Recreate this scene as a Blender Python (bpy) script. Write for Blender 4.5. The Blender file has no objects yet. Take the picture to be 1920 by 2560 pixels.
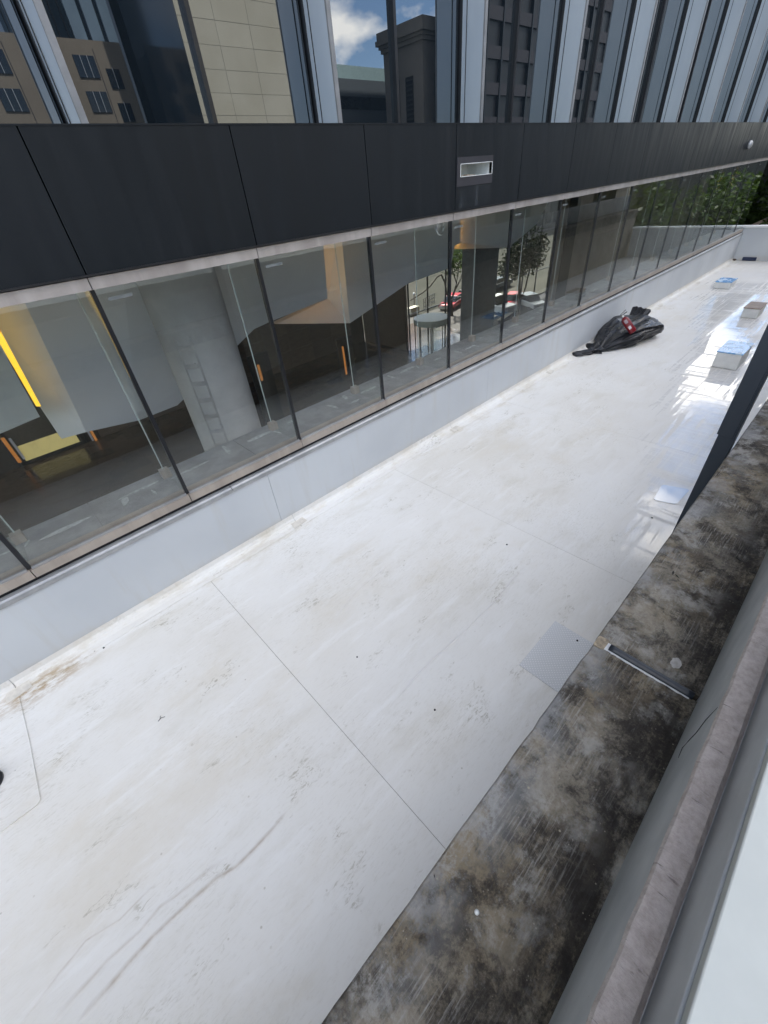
import bpy, bmesh, math, random
from mathutils import Vector, Matrix, noise as mnoise
random.seed(7)
PI = math.pi
S = bpy.context.scene
COL = S.collection

# ------------------------------------------------------------------ camera
CZ = 3.5
F_PX = 1028.1                       # focal length in pixels of the 1920 x 2560 frame
yaw, pit, rol = 0.70203, 0.66981, -0.10726
fwd = Vector((math.sin(yaw)*math.cos(pit), math.cos(yaw)*math.cos(pit), -math.sin(pit)))
rt = Vector((math.cos(yaw), -math.sin(yaw), 0)); up = rt.cross(fwd)
right = rt*math.cos(rol) + up*math.sin(rol); upv = -rt*math.sin(rol) + up*math.cos(rol)
cd = bpy.data.cameras.new('camera'); cam = bpy.data.objects.new('camera', cd); COL.objects.link(cam)
cam.matrix_world = Matrix(((right.x, upv.x, -fwd.x, 0), (right.y, upv.y, -fwd.y, 0), (right.z, upv.z, -fwd.z, CZ), (0, 0, 0, 1)))
cd.sensor_fit = 'VERTICAL'; cd.sensor_height = 24.0; cd.lens = F_PX/2560*24.0
cd.clip_start = 0.05; cd.clip_end = 2000
S.camera = cam

# ------------------------------------------------------------------ sky, sun, exposure
SUN_EL, SUN_AZ = math.radians(60), math.radians(14)       # sun stands behind the office building (azimuth from +Y towards +X)
sun_dir = Vector((math.sin(SUN_AZ)*math.cos(SUN_EL), math.cos(SUN_AZ)*math.cos(SUN_EL), math.sin(SUN_EL)))
W = bpy.data.worlds.new('World'); S.world = W; W.use_nodes = True
wn = W.node_tree; wn.nodes.clear()
def wnode(t, **k):
    n = wn.nodes.new(t)
    for a, b in k.items(): setattr(n, a, b)
    return n
sky = wnode('ShaderNodeTexSky', sky_type='NISHITA', sun_disc=False, sun_elevation=SUN_EL, sun_rotation=SUN_AZ)
sky.air_density = 0.9; sky.dust_density = 0.1; sky.ozone_density = 3.0
tc = wnode('ShaderNodeTexCoord'); mp = wnode('ShaderNodeMapping'); mp.inputs['Scale'].default_value = (1, 1, 1.9); mp.inputs['Location'].default_value = (.58, 9.31, 18.87)
cn = wnode('ShaderNodeTexNoise'); cn.inputs['Scale'].default_value = 3.2; cn.inputs['Detail'].default_value = 9; cn.inputs['Roughness'].default_value = 0.53
cr = wnode('ShaderNodeValToRGB'); cr.color_ramp.elements[0].position = 0.50; cr.color_ramp.elements[1].position = 0.58
mix = wnode('ShaderNodeMixRGB'); mix.inputs[2].default_value = (12.2, 11.7, 10.9, 1)
bg = wnode('ShaderNodeBackground'); bg.inputs[1].default_value = 0.14
wo = wnode('ShaderNodeOutputWorld')
L = wn.links.new
L(tc.outputs['Generated'], mp.inputs[0]); L(mp.outputs[0], cn.inputs['Vector']); L(cn.outputs['Fac'], cr.inputs[0])
L(cr.outputs[0], mix.inputs[0]); L(sky.outputs[0], mix.inputs[1]); L(mix.outputs[0], bg.inputs[0]); L(bg.outputs[0], wo.inputs[0])
sl = bpy.data.lights.new('sun', 'SUN'); sl.energy = 5.0; sl.angle = math.radians(0.5); sl.color = (1, .95, .88)
so = bpy.data.objects.new('sun', sl); COL.objects.link(so); so.rotation_euler = (-sun_dir).to_track_quat('-Z', 'Y').to_euler()
so.location = (0, 60, 90)
S.view_settings.view_transform = 'Standard'; S.view_settings.look = 'None'; S.view_settings.gamma = 1
S.view_settings.use_curve_mapping = False
S.view_settings.exposure = 1.54
S.render.engine = 'CYCLES'
S.cycles.use_denoising = True
S.cycles.max_bounces = 10; S.cycles.transparent_max_bounces = 16; S.cycles.glossy_bounces = 6
S.cycles.sample_clamp_indirect = 6
S.cycles.caustics_reflective = False; S.cycles.caustics_refractive = False

# ------------------------------------------------------------------ helpers
def ray(px, py):
    return right*((px-960)/F_PX) - upv*((py-1280)/F_PX) + fwd
def onY(px, py, y):
    d = ray(px, py); t = y/d.y; return Vector((d.x*t, y, CZ + d.z*t))
def onZ(px, py, z):
    d = ray(px, py); t = (z-CZ)/d.z; return Vector((d.x*t, d.y*t, z))

class NT:
    """small node-tree writer for one material"""
    def __init__(s, name):
        s.m = bpy.data.materials.new(name); s.m.use_nodes = True
        s.t = s.m.node_tree; s.t.nodes.clear()
        s.out = s.t.nodes.new('ShaderNodeOutputMaterial')
    def n(s, t, ins=None, **k):
        nd = s.t.nodes.new('ShaderNode'+t)
        for a, b in k.items(): setattr(nd, a, b)
        for a, b in (ins or {}).items(): s.set(nd.inputs[a], b)
        return nd
    def set(s, sock, v):
        if isinstance(v, bpy.types.NodeSocket): s.t.links.new(v, sock)
        elif isinstance(v, bpy.types.Node): s.t.links.new(v.outputs[0], sock)
        elif isinstance(v, (tuple, list)) and len(v) == 3 and sock.type == 'RGBA': sock.default_value = (*v, 1)
        else: sock.default_value = v
    def coord(s, kind='Object', scale=(1, 1, 1), rot=(0, 0, 0), loc=(0, 0, 0)):
        if kind == 'World':
            g = s.n('NewGeometry').outputs['Position']
        else: g = s.n('TexCoord').outputs[kind]
        return s.n('Mapping', {0: g, 'Location': loc, 'Rotation': rot, 'Scale': scale}).outputs[0]
    def noise(s, vec, scale=5, detail=4, rough=.5, dist=0):
        return s.n('TexNoise', {'Vector': vec, 'Scale': scale, 'Detail': detail, 'Roughness': rough, 'Distortion': dist}).outputs['Fac']
    def ramp(s, fac, a, b, lo=0.0, hi=1.0):
        return s.n('MapRange', {0: fac, 1: a, 2: b, 3: lo, 4: hi}, interpolation_type='SMOOTHSTEP').outputs[0]
    def math(s, op, a, b=0.0, c=0.0):
        return s.n('Math', {0: a, 1: b, 2: c}, operation=op).outputs[0]
    def mix(s, fac, a, b, blend='MIX'):
        return s.n('MixRGB', {0: fac, 1: a, 2: b}, blend_type=blend).outputs[0]
    def bump(s, h, strength=.3, dist=.01):
        return s.n('Bump', {'Height': h, 'Strength': strength, 'Distance': dist}).outputs[0]
    def pbr(s, **k):
        names = {'color': 'Base Color', 'rough': 'Roughness', 'metal': 'Metallic', 'normal': 'Normal', 'coat': 'Coat Weight', 'coat_rough': 'Coat Roughness', 'spec': 'Specular IOR Level', 'emit': 'Emission Color', 'power': 'Emission Strength', 'coat_normal': 'Coat Normal', 'ior': 'IOR'}
        p = s.n('BsdfPrincipled', {names[a]: b for a, b in k.items()})
        s.surf(p); return p
    def surf(s, sh): s.t.links.new(sh.outputs[0], s.out.inputs[0])

def plain(name, color, rough=.6, metal=0.0, var=.12, scale=6.0, spec=.5, bump=0.0, kind='Object'):
    t = NT(name); v = t.coord(kind)
    n1 = t.noise(v, scale, 5, .6)
    dark = tuple(c*(1-var) for c in color); light = tuple(min(1, c*(1+var)) for c in color)
    c = t.mix(t.ramp(n1, .3, .7), dark, light)
    kw = dict(color=c, rough=t.ramp(t.noise(v, scale*2.3, 4), .3, .7, rough*.88, min(1, rough*1.1)), metal=metal, spec=spec)
    if bump: kw['normal'] = t.bump(t.noise(v, scale*8, 5), bump, .01)
    t.pbr(**kw); return t.m

class MB:
    def __init__(s): s.v = []; s.f = []
    def box(s, x0, y0, z0, x1, y1, z1):
        b = len(s.v)
        s.v += [(x, y, z) for z in (z0, z1) for y in (y0, y1) for x in (x0, x1)]
        s.f += [tuple(b+i for i in q) for q in ((0, 2, 3, 1), (4, 5, 7, 6), (0, 1, 5, 4), (2, 6, 7, 3), (0, 4, 6, 2), (1, 3, 7, 5))]
        return s
    def quad(s, a, b, c, d):
        i = len(s.v); s.v += [tuple(a), tuple(b), tuple(c), tuple(d)]; s.f.append((i, i+1, i+2, i+3)); return s
    def prism(s, pts, off):
        """polygon pts extruded by vector off"""
        i = len(s.v); n = len(pts); off = Vector(off)
        s.v += [tuple(p) for p in pts] + [tuple(Vector(p)+off) for p in pts]
        s.f.append(tuple(range(i, i+n))); s.f.append(tuple(range(i+2*n-1, i+n-1, -1)))
        for k in range(n): s.f.append((i+k, i+n+k, i+n+(k+1) % n, i+(k+1) % n))
        return s
    def tube(s, pts, rad, n=8, caps=True):
        pts = [Vector(p) for p in pts]
        if not hasattr(rad, '__len__'): rad = [rad]*len(pts)
        b = len(s.v)
        for k, p in enumerate(pts):
            d = (pts[min(k+1, len(pts)-1)]-pts[max(k-1, 0)]).normalized()
            a = d.cross(Vector((0, 0, 1)) if abs(d.z) < .9 else Vector((1, 0, 0))).normalized(); c = d.cross(a)
            for j in range(n):
                t = 2*PI*j/n; s.v.append(tuple(p+(a*math.cos(t)+c*math.sin(t))*rad[k]))
        for k in range(len(pts)-1):
            for j in range(n):
                s.f.append((b+k*n+j, b+k*n+(j+1) % n, b+(k+1)*n+(j+1) % n, b+(k+1)*n+j))
        if caps:
            s.f.append(tuple(b+j for j in range(n-1, -1, -1))); s.f.append(tuple(b+(len(pts)-1)*n+j for j in range(n)))
        return s
    def lathe(s, prof, n=24, at=(0, 0, 0)):
        b = len(s.v)
        for r, z in prof:
            for j in range(n):
                t = 2*PI*j/n; s.v.append((at[0]+r*math.cos(t), at[1]+r*math.sin(t), at[2]+z))
        for k in range(len(prof)-1):
            for j in range(n): s.f.append((b+k*n+j, b+k*n+(j+1) % n, b+(k+1)*n+(j+1) % n, b+(k+1)*n+j))
        s.f.append(tuple(b+j for j in range(n-1, -1, -1))); s.f.append(tuple(b+(len(prof)-1)*n+j for j in range(n)))
        return s
    def mesh(s, name, mat, smooth=False, fix=True):
        m = bpy.data.meshes.new(name); m.from_pydata(s.v, [], s.f)
        if fix:
            bm = bmesh.new(); bm.from_mesh(m); bmesh.ops.recalc_face_normals(bm, faces=bm.faces); bm.to_mesh(m); bm.free()
        if mat: m.materials.append(mat)
        if smooth:
            for p in m.polygons: p.use_smooth = True
        m.update(); return m
    def build(s, name, mat, parent=None, smooth=False, bevel=0.0, loc=None, fix=True):
        return link(name, s.mesh(name, mat, smooth, fix), parent, bevel, loc)
def link(name, mesh, parent=None, bevel=0.0, loc=None):
    o = bpy.data.objects.new(name, mesh); COL.objects.link(o)
    if parent: o.parent = parent
    if loc is not None: o.location = loc
    if bevel:
        b = o.modifiers.new('bevel', 'BEVEL'); b.width = bevel; b.segments = 2; b.limit_method = 'ANGLE'; b.harden_normals = False
    return o
def tag(o, label=None, cat=None, group=None, kind=None):
    if label: o['label'] = label
    if cat: o['category'] = cat
    if group: o['group'] = group
    if kind: o['kind'] = kind
    return o
def empty(name, loc=(0, 0, 0), **k):
    o = bpy.data.objects.new(name, None); COL.objects.link(o); o.location = loc; o.empty_display_size = .2
    return tag(o, **k)
def children(o): return [c for c in o.children]
def copy_tree(o, parent=None):
    c = o.copy(); COL.objects.link(c); c.parent = parent
    for ch in list(o.children): copy_tree(ch, c)
    return c

# ------------------------------------------------------------------ materials
def m_membrane(name='white_membrane', dirt=0):
    t = NT(name); v = t.coord('World')
    rnd = t.n('ObjectInfo').outputs['Random']
    along = t.coord('World', scale=(.55, 1.5, 1), rot=(0, 0, math.radians(-5)))
    fine = t.coord('World', scale=(2.0, 8.5, 1), rot=(0, 0, math.radians(-9)))
    fine2 = t.coord('World', scale=(3.0, 10, 1), rot=(0, 0, math.radians(22)), loc=(4, 4, 0))
    blot = t.noise(v, .45, 5, .55)
    streak = t.noise(along, 2.0, 9, .66, .3)
    c = t.mix(t.ramp(blot, .35, .68), (.80, .79, .76), (.725, .70, .645))
    c = t.mix(t.math('MULTIPLY', rnd, .25), c, (.77, .76, .735))
    c = t.mix(t.math('MULTIPLY', t.ramp(streak, .50, .70), .38), c, (.60, .57, .49))
    # broad tan washes
    wash = t.noise(t.coord('World', scale=(.6, 1.0, 1), loc=(11, 2, 0)), .8, 8, .7)
    c = t.mix(t.math('MULTIPLY', t.ramp(wash, .50, .70), .42), c, (.64, .58, .47))
    # grain of trodden dirt, everywhere a little and more in patches
    patch = t.ramp(t.noise(v, .8, 5, .62), .44, .64)
    g1 = t.ramp(t.noise(fine, 7.0, 9, .75, .5), .50, .68)
    g2 = t.ramp(t.noise(fine2, 8.0, 8, .74, .6), .53, .70)
    c = t.mix(t.math('MULTIPLY', g1, t.math('MULTIPLY_ADD', patch, .42, .14)), c, (.46, .43, .35))
    c = t.mix(t.math('MULTIPLY', g2, t.math('MULTIPLY', patch, .40)), c, (.40, .37, .29))
    # darker scuffs in small clusters
    cl = t.ramp(t.noise(t.coord('World', scale=(1, 1.6, 1), loc=(6, 1, 0)), 1.9, 4, .6), .57, .68)
    g3 = t.ramp(t.noise(t.coord('World', scale=(1.6, 4, 1), rot=(0, 0, math.radians(-16)), loc=(2, 0, 0)), 10, 8, .72, 1.0), .50, .62)
    c = t.mix(t.math('MULTIPLY', t.math('MULTIPLY', g3, cl), .7), c, (.33, .30, .22))
    # clean wiped smears
    wipe = t.ramp(t.noise(t.coord('World', scale=(.5, 3.2, 1), rot=(0, 0, math.radians(7)), loc=(5, 3, 0)), 2.0, 7, .66), .54, .66)
    c = t.mix(t.math('MULTIPLY', wipe, .45), c, (.845, .84, .82))
    # scratch marks
    sc = t.n('TexVoronoi', {'Vector': t.coord('World', scale=(.9, 7, 1), rot=(0, 0, math.radians(-28))), 'Scale': 2.6, 'Randomness': 1.0}, feature='DISTANCE_TO_EDGE').outputs[0]
    scm = t.math('MULTIPLY', t.ramp(sc, .0, .010, 1, 0), t.ramp(t.noise(v, 1.7, 3), .57, .68))
    c = t.mix(t.math('MULTIPLY', scm, .45), c, (.42, .39, .33))
    # specks
    sp = t.n('TexVoronoi', {'Vector': v, 'Scale': 2.3, 'Randomness': 1.0}).outputs['Distance']
    c = t.mix(t.ramp(sp, .010, .022, .8, 0), c, (.20, .18, .15))
    sp2 = t.n('TexVoronoi', {'Vector': t.coord('World', loc=(7.3, 2.1, 0)), 'Scale': 8.5, 'Randomness': 1.0}).outputs['Distance']
    c = t.mix(t.math('MULTIPLY', t.ramp(sp2, .03, .085, .6, 0), t.ramp(t.noise(v, 2.2, 2), .46, .6)), c, (.36, .32, .25))
    # grime gathered against the curb strip
    sepg = t.n('SeparateXYZ', {0: t.n('NewGeometry').outputs['Position']})
    eg = t.math('MULTIPLY', t.ramp(sepg.outputs[1], 3.72, 4.02), t.ramp(t.noise(t.coord('World', scale=(.8, 2, 1)), 2.4, 8, .7), .46, .66))
    c = t.mix(t.math('MULTIPLY', eg, .5), c, (.58, .52, .41))
    # rust coloured dirt washed into the corner near the patch
    sep = t.n('SeparateXYZ', {0: t.n('NewGeometry').outputs['Position']})
    dx = t.math('SUBTRACT', sep.outputs[0], -1.17); dy = t.math('SUBTRACT', sep.outputs[1], 4.0)
    rr = t.math('SQRT', t.math('ADD', t.math('MULTIPLY', t.math('POWER', dx, 2), .8), t.math('MULTIPLY', t.math('POWER', dy, 2), 7)))
    rust = t.math('MULTIPLY', t.ramp(rr, .05, .62, 1, 0), t.ramp(t.noise(t.coord('World', scale=(1.5, 4, 1)), 4, 7, .7), .38, .62))
    c = t.mix(t.math('MULTIPLY', rust, .9), c, (.36, .24, .11))
    # wet film: a band mopped along the far side
    yl = t.math('MULTIPLY_ADD', sep.outputs[0], .205, -.10)
    d = t.math('SUBTRACT', yl, sep.outputs[1])
    e1 = t.noise(t.coord('World', scale=(.42, 9.0, 1), rot=(0, 0, math.radians(-7))), 1.9, 3, .5)
    e2 = t.noise(t.coord('World', scale=(.8, .8, 1)), 1.2, 5, .6)
    d1 = t.math('MULTIPLY_ADD', t.math('SUBTRACT', e1, .5), 2.3, t.math('MULTIPLY_ADD', t.math('SUBTRACT', e2, .5), 1.5, d))
    width = t.math('MULTIPLY_ADD', sep.outputs[0], .045, .55)
    wet = t.math('MULTIPLY', t.ramp(d1, .03, .06), t.ramp(t.math('SUBTRACT', d1, width), -.03, .05, 1, 0))
    wet = t.math('MULTIPLY', wet, t.math('MULTIPLY', t.ramp(sep.outputs[0], 3.9, 4.6), t.ramp(sep.outputs[0], 18.6, 19.4, 1, 0)))
    rip = t.noise(t.coord('World', scale=(7.5, .30, 1), rot=(0, 0, math.radians(8))), 1.6, 5, .6)
    zone = t.noise(v, .55, 3)
    cut = t.math('MAXIMUM', t.ramp(rip, .41, .47, 0, 1), t.ramp(zone, .60, .64, 0, 1))
    lin = t.noise(t.coord('World', scale=(.22, 13, 1), rot=(0, 0, math.radians(-7)), loc=(3, 0, 0)), 1.7, 3, .5)
    cut = t.math('MULTIPLY', cut, t.ramp(lin, .37, .43, .3, 1))
    wet = t.math('MULTIPLY', wet, cut)
    damp = t.math('MULTIPLY', t.ramp(t.math('MULTIPLY_ADD', t.math('SUBTRACT', blot, .5), 3.0, d), -.9, .3), t.math('MULTIPLY', t.ramp(sep.outputs[0], 3.0, 6), t.ramp(sep.outputs[0], 20, 22, 1, 0)))
    c = t.mix(t.math('MULTIPLY', damp, .45), c, (.70, .68, .645))
    if dirt:
        at = t.n('Attribute', attribute_name='dirt').outputs['Fac']
        c = t.mix(t.math('MULTIPLY', at, t.ramp(t.noise(v, 9, 7, .7), .25, .70, dirt, dirt*.35)), c, (.36, .285, .205))
    b = t.bump(t.noise(v, 3.0, 5), .12, .02)
    b2 = t.bump(t.noise(t.coord('World', scale=(2.2, .5, 1)), 3, 2), .03, .01)
    t.pbr(color=c, rough=t.ramp(streak, .4, .7, .42, .58), spec=.35, normal=b, coat=wet, coat_rough=.015, coat_normal=b2)
    return t.m

def m_curb():
    t = NT('curb_white'); v = t.coord('World')
    c = t.mix(t.ramp(t.noise(v, .7, 5), .3, .7), (.50, .525, .55), (.565, .59, .61))
    run = t.noise(t.coord('World', scale=(3, 1, .25)), 2.2, 6, .6)
    c = t.mix(t.math('MULTIPLY', t.ramp(run, .50, .72), .40), c, (.50, .49, .46))
    sep = t.n('SeparateXYZ', {0: t.n('NewGeometry').outputs['Position']})
    low = t.math('MULTIPLY', t.ramp(sep.outputs[2], .03, .22, 1, 0), t.ramp(t.noise(v, 3.5, 8, .7), .38, .65))
    c = t.mix(t.math('MULTIPLY', low, .6), c, (.50, .44, .36))
    t.pbr(color=c, rough=.5, spec=.35, normal=t.bump(t.noise(t.coord('World', scale=(.5, 1, .8)), 1.6, 3), .25, .03)); return t.m

def m_ledge():
    t = NT('stained_concrete'); v = t.coord('World')
    n0 = t.noise(v, 30, 10, .78)
    gr = t.noise(v, 95, 6, .8)
    jit = t.math('MULTIPLY_ADD', t.math('SUBTRACT', gr, .5), .22, t.math('MULTIPLY', t.math('SUBTRACT', n0, .5), .30))   # ragged edges for the stains
    c = t.mix(t.ramp(n0, .28, .72), (.185, .160, .122), (.36, .325, .265))
    c = t.mix(t.math('MULTIPLY', t.ramp(t.math('ADD', t.noise(t.coord('World', loc=(1, 4, 0)), 2.6, 4), jit), .46, .64), .6), c, (.23, .18, .11))
    def stain(c, scale, lo, hi, k, col, loc, det=6, rough=.62, st=(1, 1, 1), rz=0):
        n = t.noise(t.coord('World', loc=loc, scale=st, rot=(0, 0, rz)), scale, det, rough, .25)
        return t.mix(t.math('MULTIPLY', t.ramp(t.math('ADD', n, jit), lo, hi), k), c, col)
    c = stain(c, 2.3, .40, .60, .80, (.030, .025, .021), (0, 0, 0))
    c = stain(c, 7.0, .44, .62, .80, (.024, .021, .019), (3, 1, 0), 8, .7)
    c = stain(c, 5.0, .50, .64, .62, (.40, .385, .35), (7, 2, 0), 7, .7)
    # long scoured brush strokes
    sc = t.noise(t.coord('World', scale=(.45, 7.5, 3), rot=(0, 0, math.radians(13))), 16, 8, .72, .3)
    pm = t.ramp(t.math('ADD', t.noise(t.coord('World', loc=(3, 9, 0)), 3.0, 5, .6), jit), .44, .60)
    c = t.mix(t.math('MULTIPLY', t.math('MULTIPLY', t.ramp(sc, .48, .70), pm), .68), c, (.41, .395, .365))
    sep = t.n('SeparateXYZ', {0: t.n('NewGeometry').outputs['Position']})
    outer = t.math('MULTIPLY', t.ramp(sep.outputs[1], .02, .22), t.ramp(t.math('ADD', t.noise(v, 5, 7, .65), jit), .42, .60))
    c = t.mix(t.math('MULTIPLY', outer, .55), c, (.36, .365, .365))
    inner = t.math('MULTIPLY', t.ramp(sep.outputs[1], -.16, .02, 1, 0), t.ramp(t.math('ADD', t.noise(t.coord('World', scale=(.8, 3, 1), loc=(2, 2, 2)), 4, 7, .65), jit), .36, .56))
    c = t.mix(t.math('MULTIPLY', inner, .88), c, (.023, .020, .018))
    # aggregate
    g = t.n('TexVoronoi', {'Vector': v, 'Scale': 70, 'Randomness': 1.0}).outputs['Distance']
    c = t.mix(t.math('MULTIPLY', t.ramp(g, .10, .22, .6, 0), t.ramp(t.noise(v, 24, 2), .54, .64)), c, (.38, .34, .28))
    p = t.n('TexVoronoi', {'Vector': t.coord('World', loc=(.5, .9, 0)), 'Scale': 11, 'Randomness': 1.0}).outputs['Distance']
    c = t.mix(t.math('MULTIPLY', t.ramp(p, .03, .065, .8, 0), t.ramp(t.noise(v, 3.1, 2), .47, .58)), c, (.42, .38, .29))
    h = t.math('ADD', t.math('MULTIPLY', n0, .6), t.math('MULTIPLY', gr, .5))
    t.pbr(color=c, rough=.9, spec=.22, normal=t.bump(h, .8, .006)); return t.m

def m_mortar():
    t = NT('rough_mortar'); v = t.coord('World')
    n = t.noise(v, 38, 8, .7)
    c = t.mix(t.ramp(n, .3, .7), (.40, .345, .315), (.56, .505, .475))
    drag = t.noise(t.coord('World', scale=(9, 1.2, 1.2), rot=(0, 0, math.radians(12))), 9, 6, .7)
    c = t.mix(t.math('MULTIPLY', t.ramp(drag, .60, .72), .8), c, (.10, .085, .08))
    t.pbr(color=c, rough=.92, spec=.2, normal=t.bump(t.math('ADD', n, drag), .9, .006)); return t.m

def m_grey_face():
    t = NT('grey_render'); v = t.coord('World')
    c = t.mix(t.ramp(t.noise(v, 5, 6), .3, .7), (.42, .435, .45), (.52, .53, .54))
    s = t.noise(t.coord('World', scale=(.8, 6, 6)), 12, 8, .7)
    c = t.mix(t.math('MULTIPLY', t.ramp(s, .55, .7), .35), c, (.46, .48, .50))
    p = t.n('TexVoronoi', {'Vector': v, 'Scale': 24}).outputs['Distance']
    c = t.mix(t.ramp(p, .02, .05, .7, 0), c, (.12, .11, .10))
    t.pbr(color=c, rough=.7, spec=.3, normal=t.bump(t.noise(v, 60, 4), .2, .002)); return t.m

def schlick(t, r0, gain=1.0):
    f = t.n('LayerWeight', {'Blend': .5}).outputs['Facing']
    return t.math('MULTIPLY_ADD', t.math('POWER', f, 5.0), (1-r0)*gain, r0)
def m_glass_low():
    t = NT('clear_glass'); k = schlick(t, .065, .8)
    gl = t.n('BsdfGlossy', {'Color': (.92, .96, .95), 'Roughness': 0.0})
    tr = t.n('BsdfTransparent', {'Color': (.95, .955, .95)})
    t.surf(t.n('MixShader', {0: k, 1: tr, 2: gl})); return t.m
def m_glass_thin():
    t = NT('lobby_glass'); k = schlick(t, .02, .22)
    t.surf(t.n('MixShader', {0: k, 1: t.n('BsdfTransparent', {'Color': (.96, .975, .965)}), 2: t.n('BsdfGlossy', {'Roughness': 0.0})})); return t.m
def m_glass_up():
    t = NT('coated_glass')
    fr = t.n('Fresnel', {'IOR': 2.15})
    k = t.math('MULTIPLY_ADD', fr, .80, .05)
    wob = t.bump(t.noise(t.coord('World', scale=(1, 1, .6)), .5, 1), .03, .05)
    gl = t.n('BsdfGlossy', {'Color': (.87, .91, .96), 'Roughness': 0.0, 'Normal': wob})
    df = t.n('BsdfDiffuse', {'Color': (.008, .012, .016)})
    t.surf(t.n('MixShader', {0: k, 1: df, 2: gl})); return t.m

def m_concrete():
    t = NT('fair_concrete'); v = t.coord('World')
    c = t.mix(t.ramp(t.noise(v, 1.3, 7, .6), .3, .7), (.36, .36, .355), (.50, .50, .49))
    p = t.n('TexVoronoi', {'Vector': v, 'Scale': 3.2}).outputs['Distance']
    c = t.mix(t.ramp(p, .02, .05, .8, 0), c, (.12, .12, .12))
    t.pbr(color=c, rough=.7, spec=.3, normal=t.bump(t.noise(v, 8, 5), .2, .01)); return t.m

def m_floor_tile():
    t = NT('brown_floor_tile'); g = t.coord('Object', scale=(.35, 5, 1)); 
    rnd = t.n('ObjectInfo').outputs['Random']
    n = t.noise(g, 4, 8, .6, .5)
    c = t.mix(t.ramp(n, .3, .7), (.080, .056, .040), (.150, .112, .084))
    c = t.mix(t.math('MULTIPLY', rnd, .6), c, (.05, .042, .036))
    t.pbr(color=c, rough=.16, spec=.45); return t.m
def m_wall_tile():
    t = NT('brown_wall_stone'); g = t.coord('Object', scale=(.5, 1, 5))
    rnd = t.n('ObjectInfo').outputs['Random']
    c = t.mix(t.ramp(t.noise(g, 3, 8, .6, .5), .3, .7), (.105, .074, .054), (.18, .134, .10))
    c = t.mix(t.math('MULTIPLY', rnd, .6), c, (.065, .053, .044))
    t.pbr(color=c, rough=.4, spec=.4); return t.m

def m_checker_plate():
    t = NT('tread_metal'); 
    a = t.n('TexWave', {'Vector': t.coord('Object', rot=(0, 0, PI/4)), 'Scale': 14.0, 'Distortion': 0.0}, wave_type='BANDS', bands_direction='X').outputs['Fac']
    b = t.n('TexWave', {'Vector': t.coord('Object', rot=(0, 0, PI/4)), 'Scale': 14.0}, wave_type='BANDS', bands_direction='Y').outputs['Fac']
    h = t.ramp(t.math('MULTIPLY', a, b), .45, .7)
    c = t.mix(h, (.64, .65, .655), (.80, .80, .80))
    t.pbr(color=c, rough=.5, metal=0.0, normal=t.bump(h, .6, .004)); return t.m

def m_bag():
    t = NT('black_plastic'); v = t.coord('Object')
    fine = t.noise(t.coord('Object', scale=(1.2, 6, 6)), 3.5, 6, .6, .6)
    t.pbr(color=(.007, .008, .011), rough=t.ramp(t.noise(v, 4, 3), .35, .65, .25, .42), spec=.42, normal=t.bump(fine, .12, .04)); return t.m

def m_fascia():
    t = NT('dark_fascia'); v = t.coord('World')
    rnd = t.n('ObjectInfo').outputs['Random']
    c = t.mix(t.ramp(t.noise(v, .5, 4), .3, .7), (.0045, .0070, .0100), (.0062, .0092, .0125))
    c = t.mix(t.math('MULTIPLY', rnd, .35), c, (.0078, .0105, .0145))
    dust = t.noise(t.coord('World', scale=(2.2, 1, .22)), 2.6, 8, .68)
    c = t.mix(t.math('MULTIPLY', t.ramp(dust, .48, .74), .22), c, (.022, .024, .027))
    sp = t.n('TexVoronoi', {'Vector': v, 'Scale': 5.0, 'Randomness': 1.0}).outputs['Distance']
    c = t.mix(t.ramp(sp, .012, .03, .5, 0), c, (.03, .032, .034))
    t.pbr(color=c, rough=t.ramp(dust, .3, .7, .36, .55), spec=.26, normal=t.bump(t.noise(v, .7, 3), .16, .05)); return t.m
def m_metal_strip(name, a, b, rough=.38, metal=.5):
    t = NT(name)
    n = t.noise(t.coord('World', scale=(1.6, 1, .2)), 2.5, 6, .6)
    t.pbr(color=t.mix(t.ramp(n, .35, .7), a, b), rough=rough, metal=metal, normal=t.bump(t.noise(t.coord('World'), 1.1, 2), .05, .05)); return t.m

def m_lid(kind):
    t = NT('lid_'+kind); v = t.coord('Object')
    if kind == 'brown':
        c = t.mix(t.ramp(t.noise(v, 6, 7, .7), .3, .7), (.20, .14, .10), (.33, .25, .19))
        t.pbr(color=c, rough=.6)
    else:
        m = t.ramp(t.noise(t.coord('Object', scale=(1, 1.6, 1), loc=(2.2, 1.1, 0)), 3.2, 6, .6, .6), .42, .52)
        c = t.mix(m, (.52, .66, .78), (.14, .36, .68))  # sky mirrored in the lid's standing water, painted in as blue patches
        t.pbr(color=c, rough=t.ramp(m, 0, 1, .5, .25))
    return t.m

def m_leaf(name, a, b):
    t = NT(name); rnd = t.n('NewGeometry').outputs['Random Per Island']
    c = t.mix(rnd, a, b)
    df = t.n('BsdfDiffuse', {'Color': c}); tl = t.n('BsdfTranslucent', {'Color': t.mix(.5, c, (.10, .16, .02))})
    gl = t.n('BsdfGlossy', {'Color': (.5, .5, .5), 'Roughness': .45})
    t.surf(t.n('MixShader', {0: .03, 1: t.n('MixShader', {0: .3, 1: df, 2: tl}), 2: gl})); return t.m

def m_emit(name, col, power):
    t = NT(name); t.surf(t.n('Emission', {'Color': col, 'Strength': power})); return t.m

def m_asphalt(name, a, b):
    t = NT(name); v = t.coord('World')
    c = t.mix(t.ramp(t.noise(v, .3, 8, .65), .3, .7), a, b)
    t.pbr(color=c, rough=.95, spec=.08, normal=t.bump(t.noise(v, 30, 4), .3, .01)); return t.m

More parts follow.
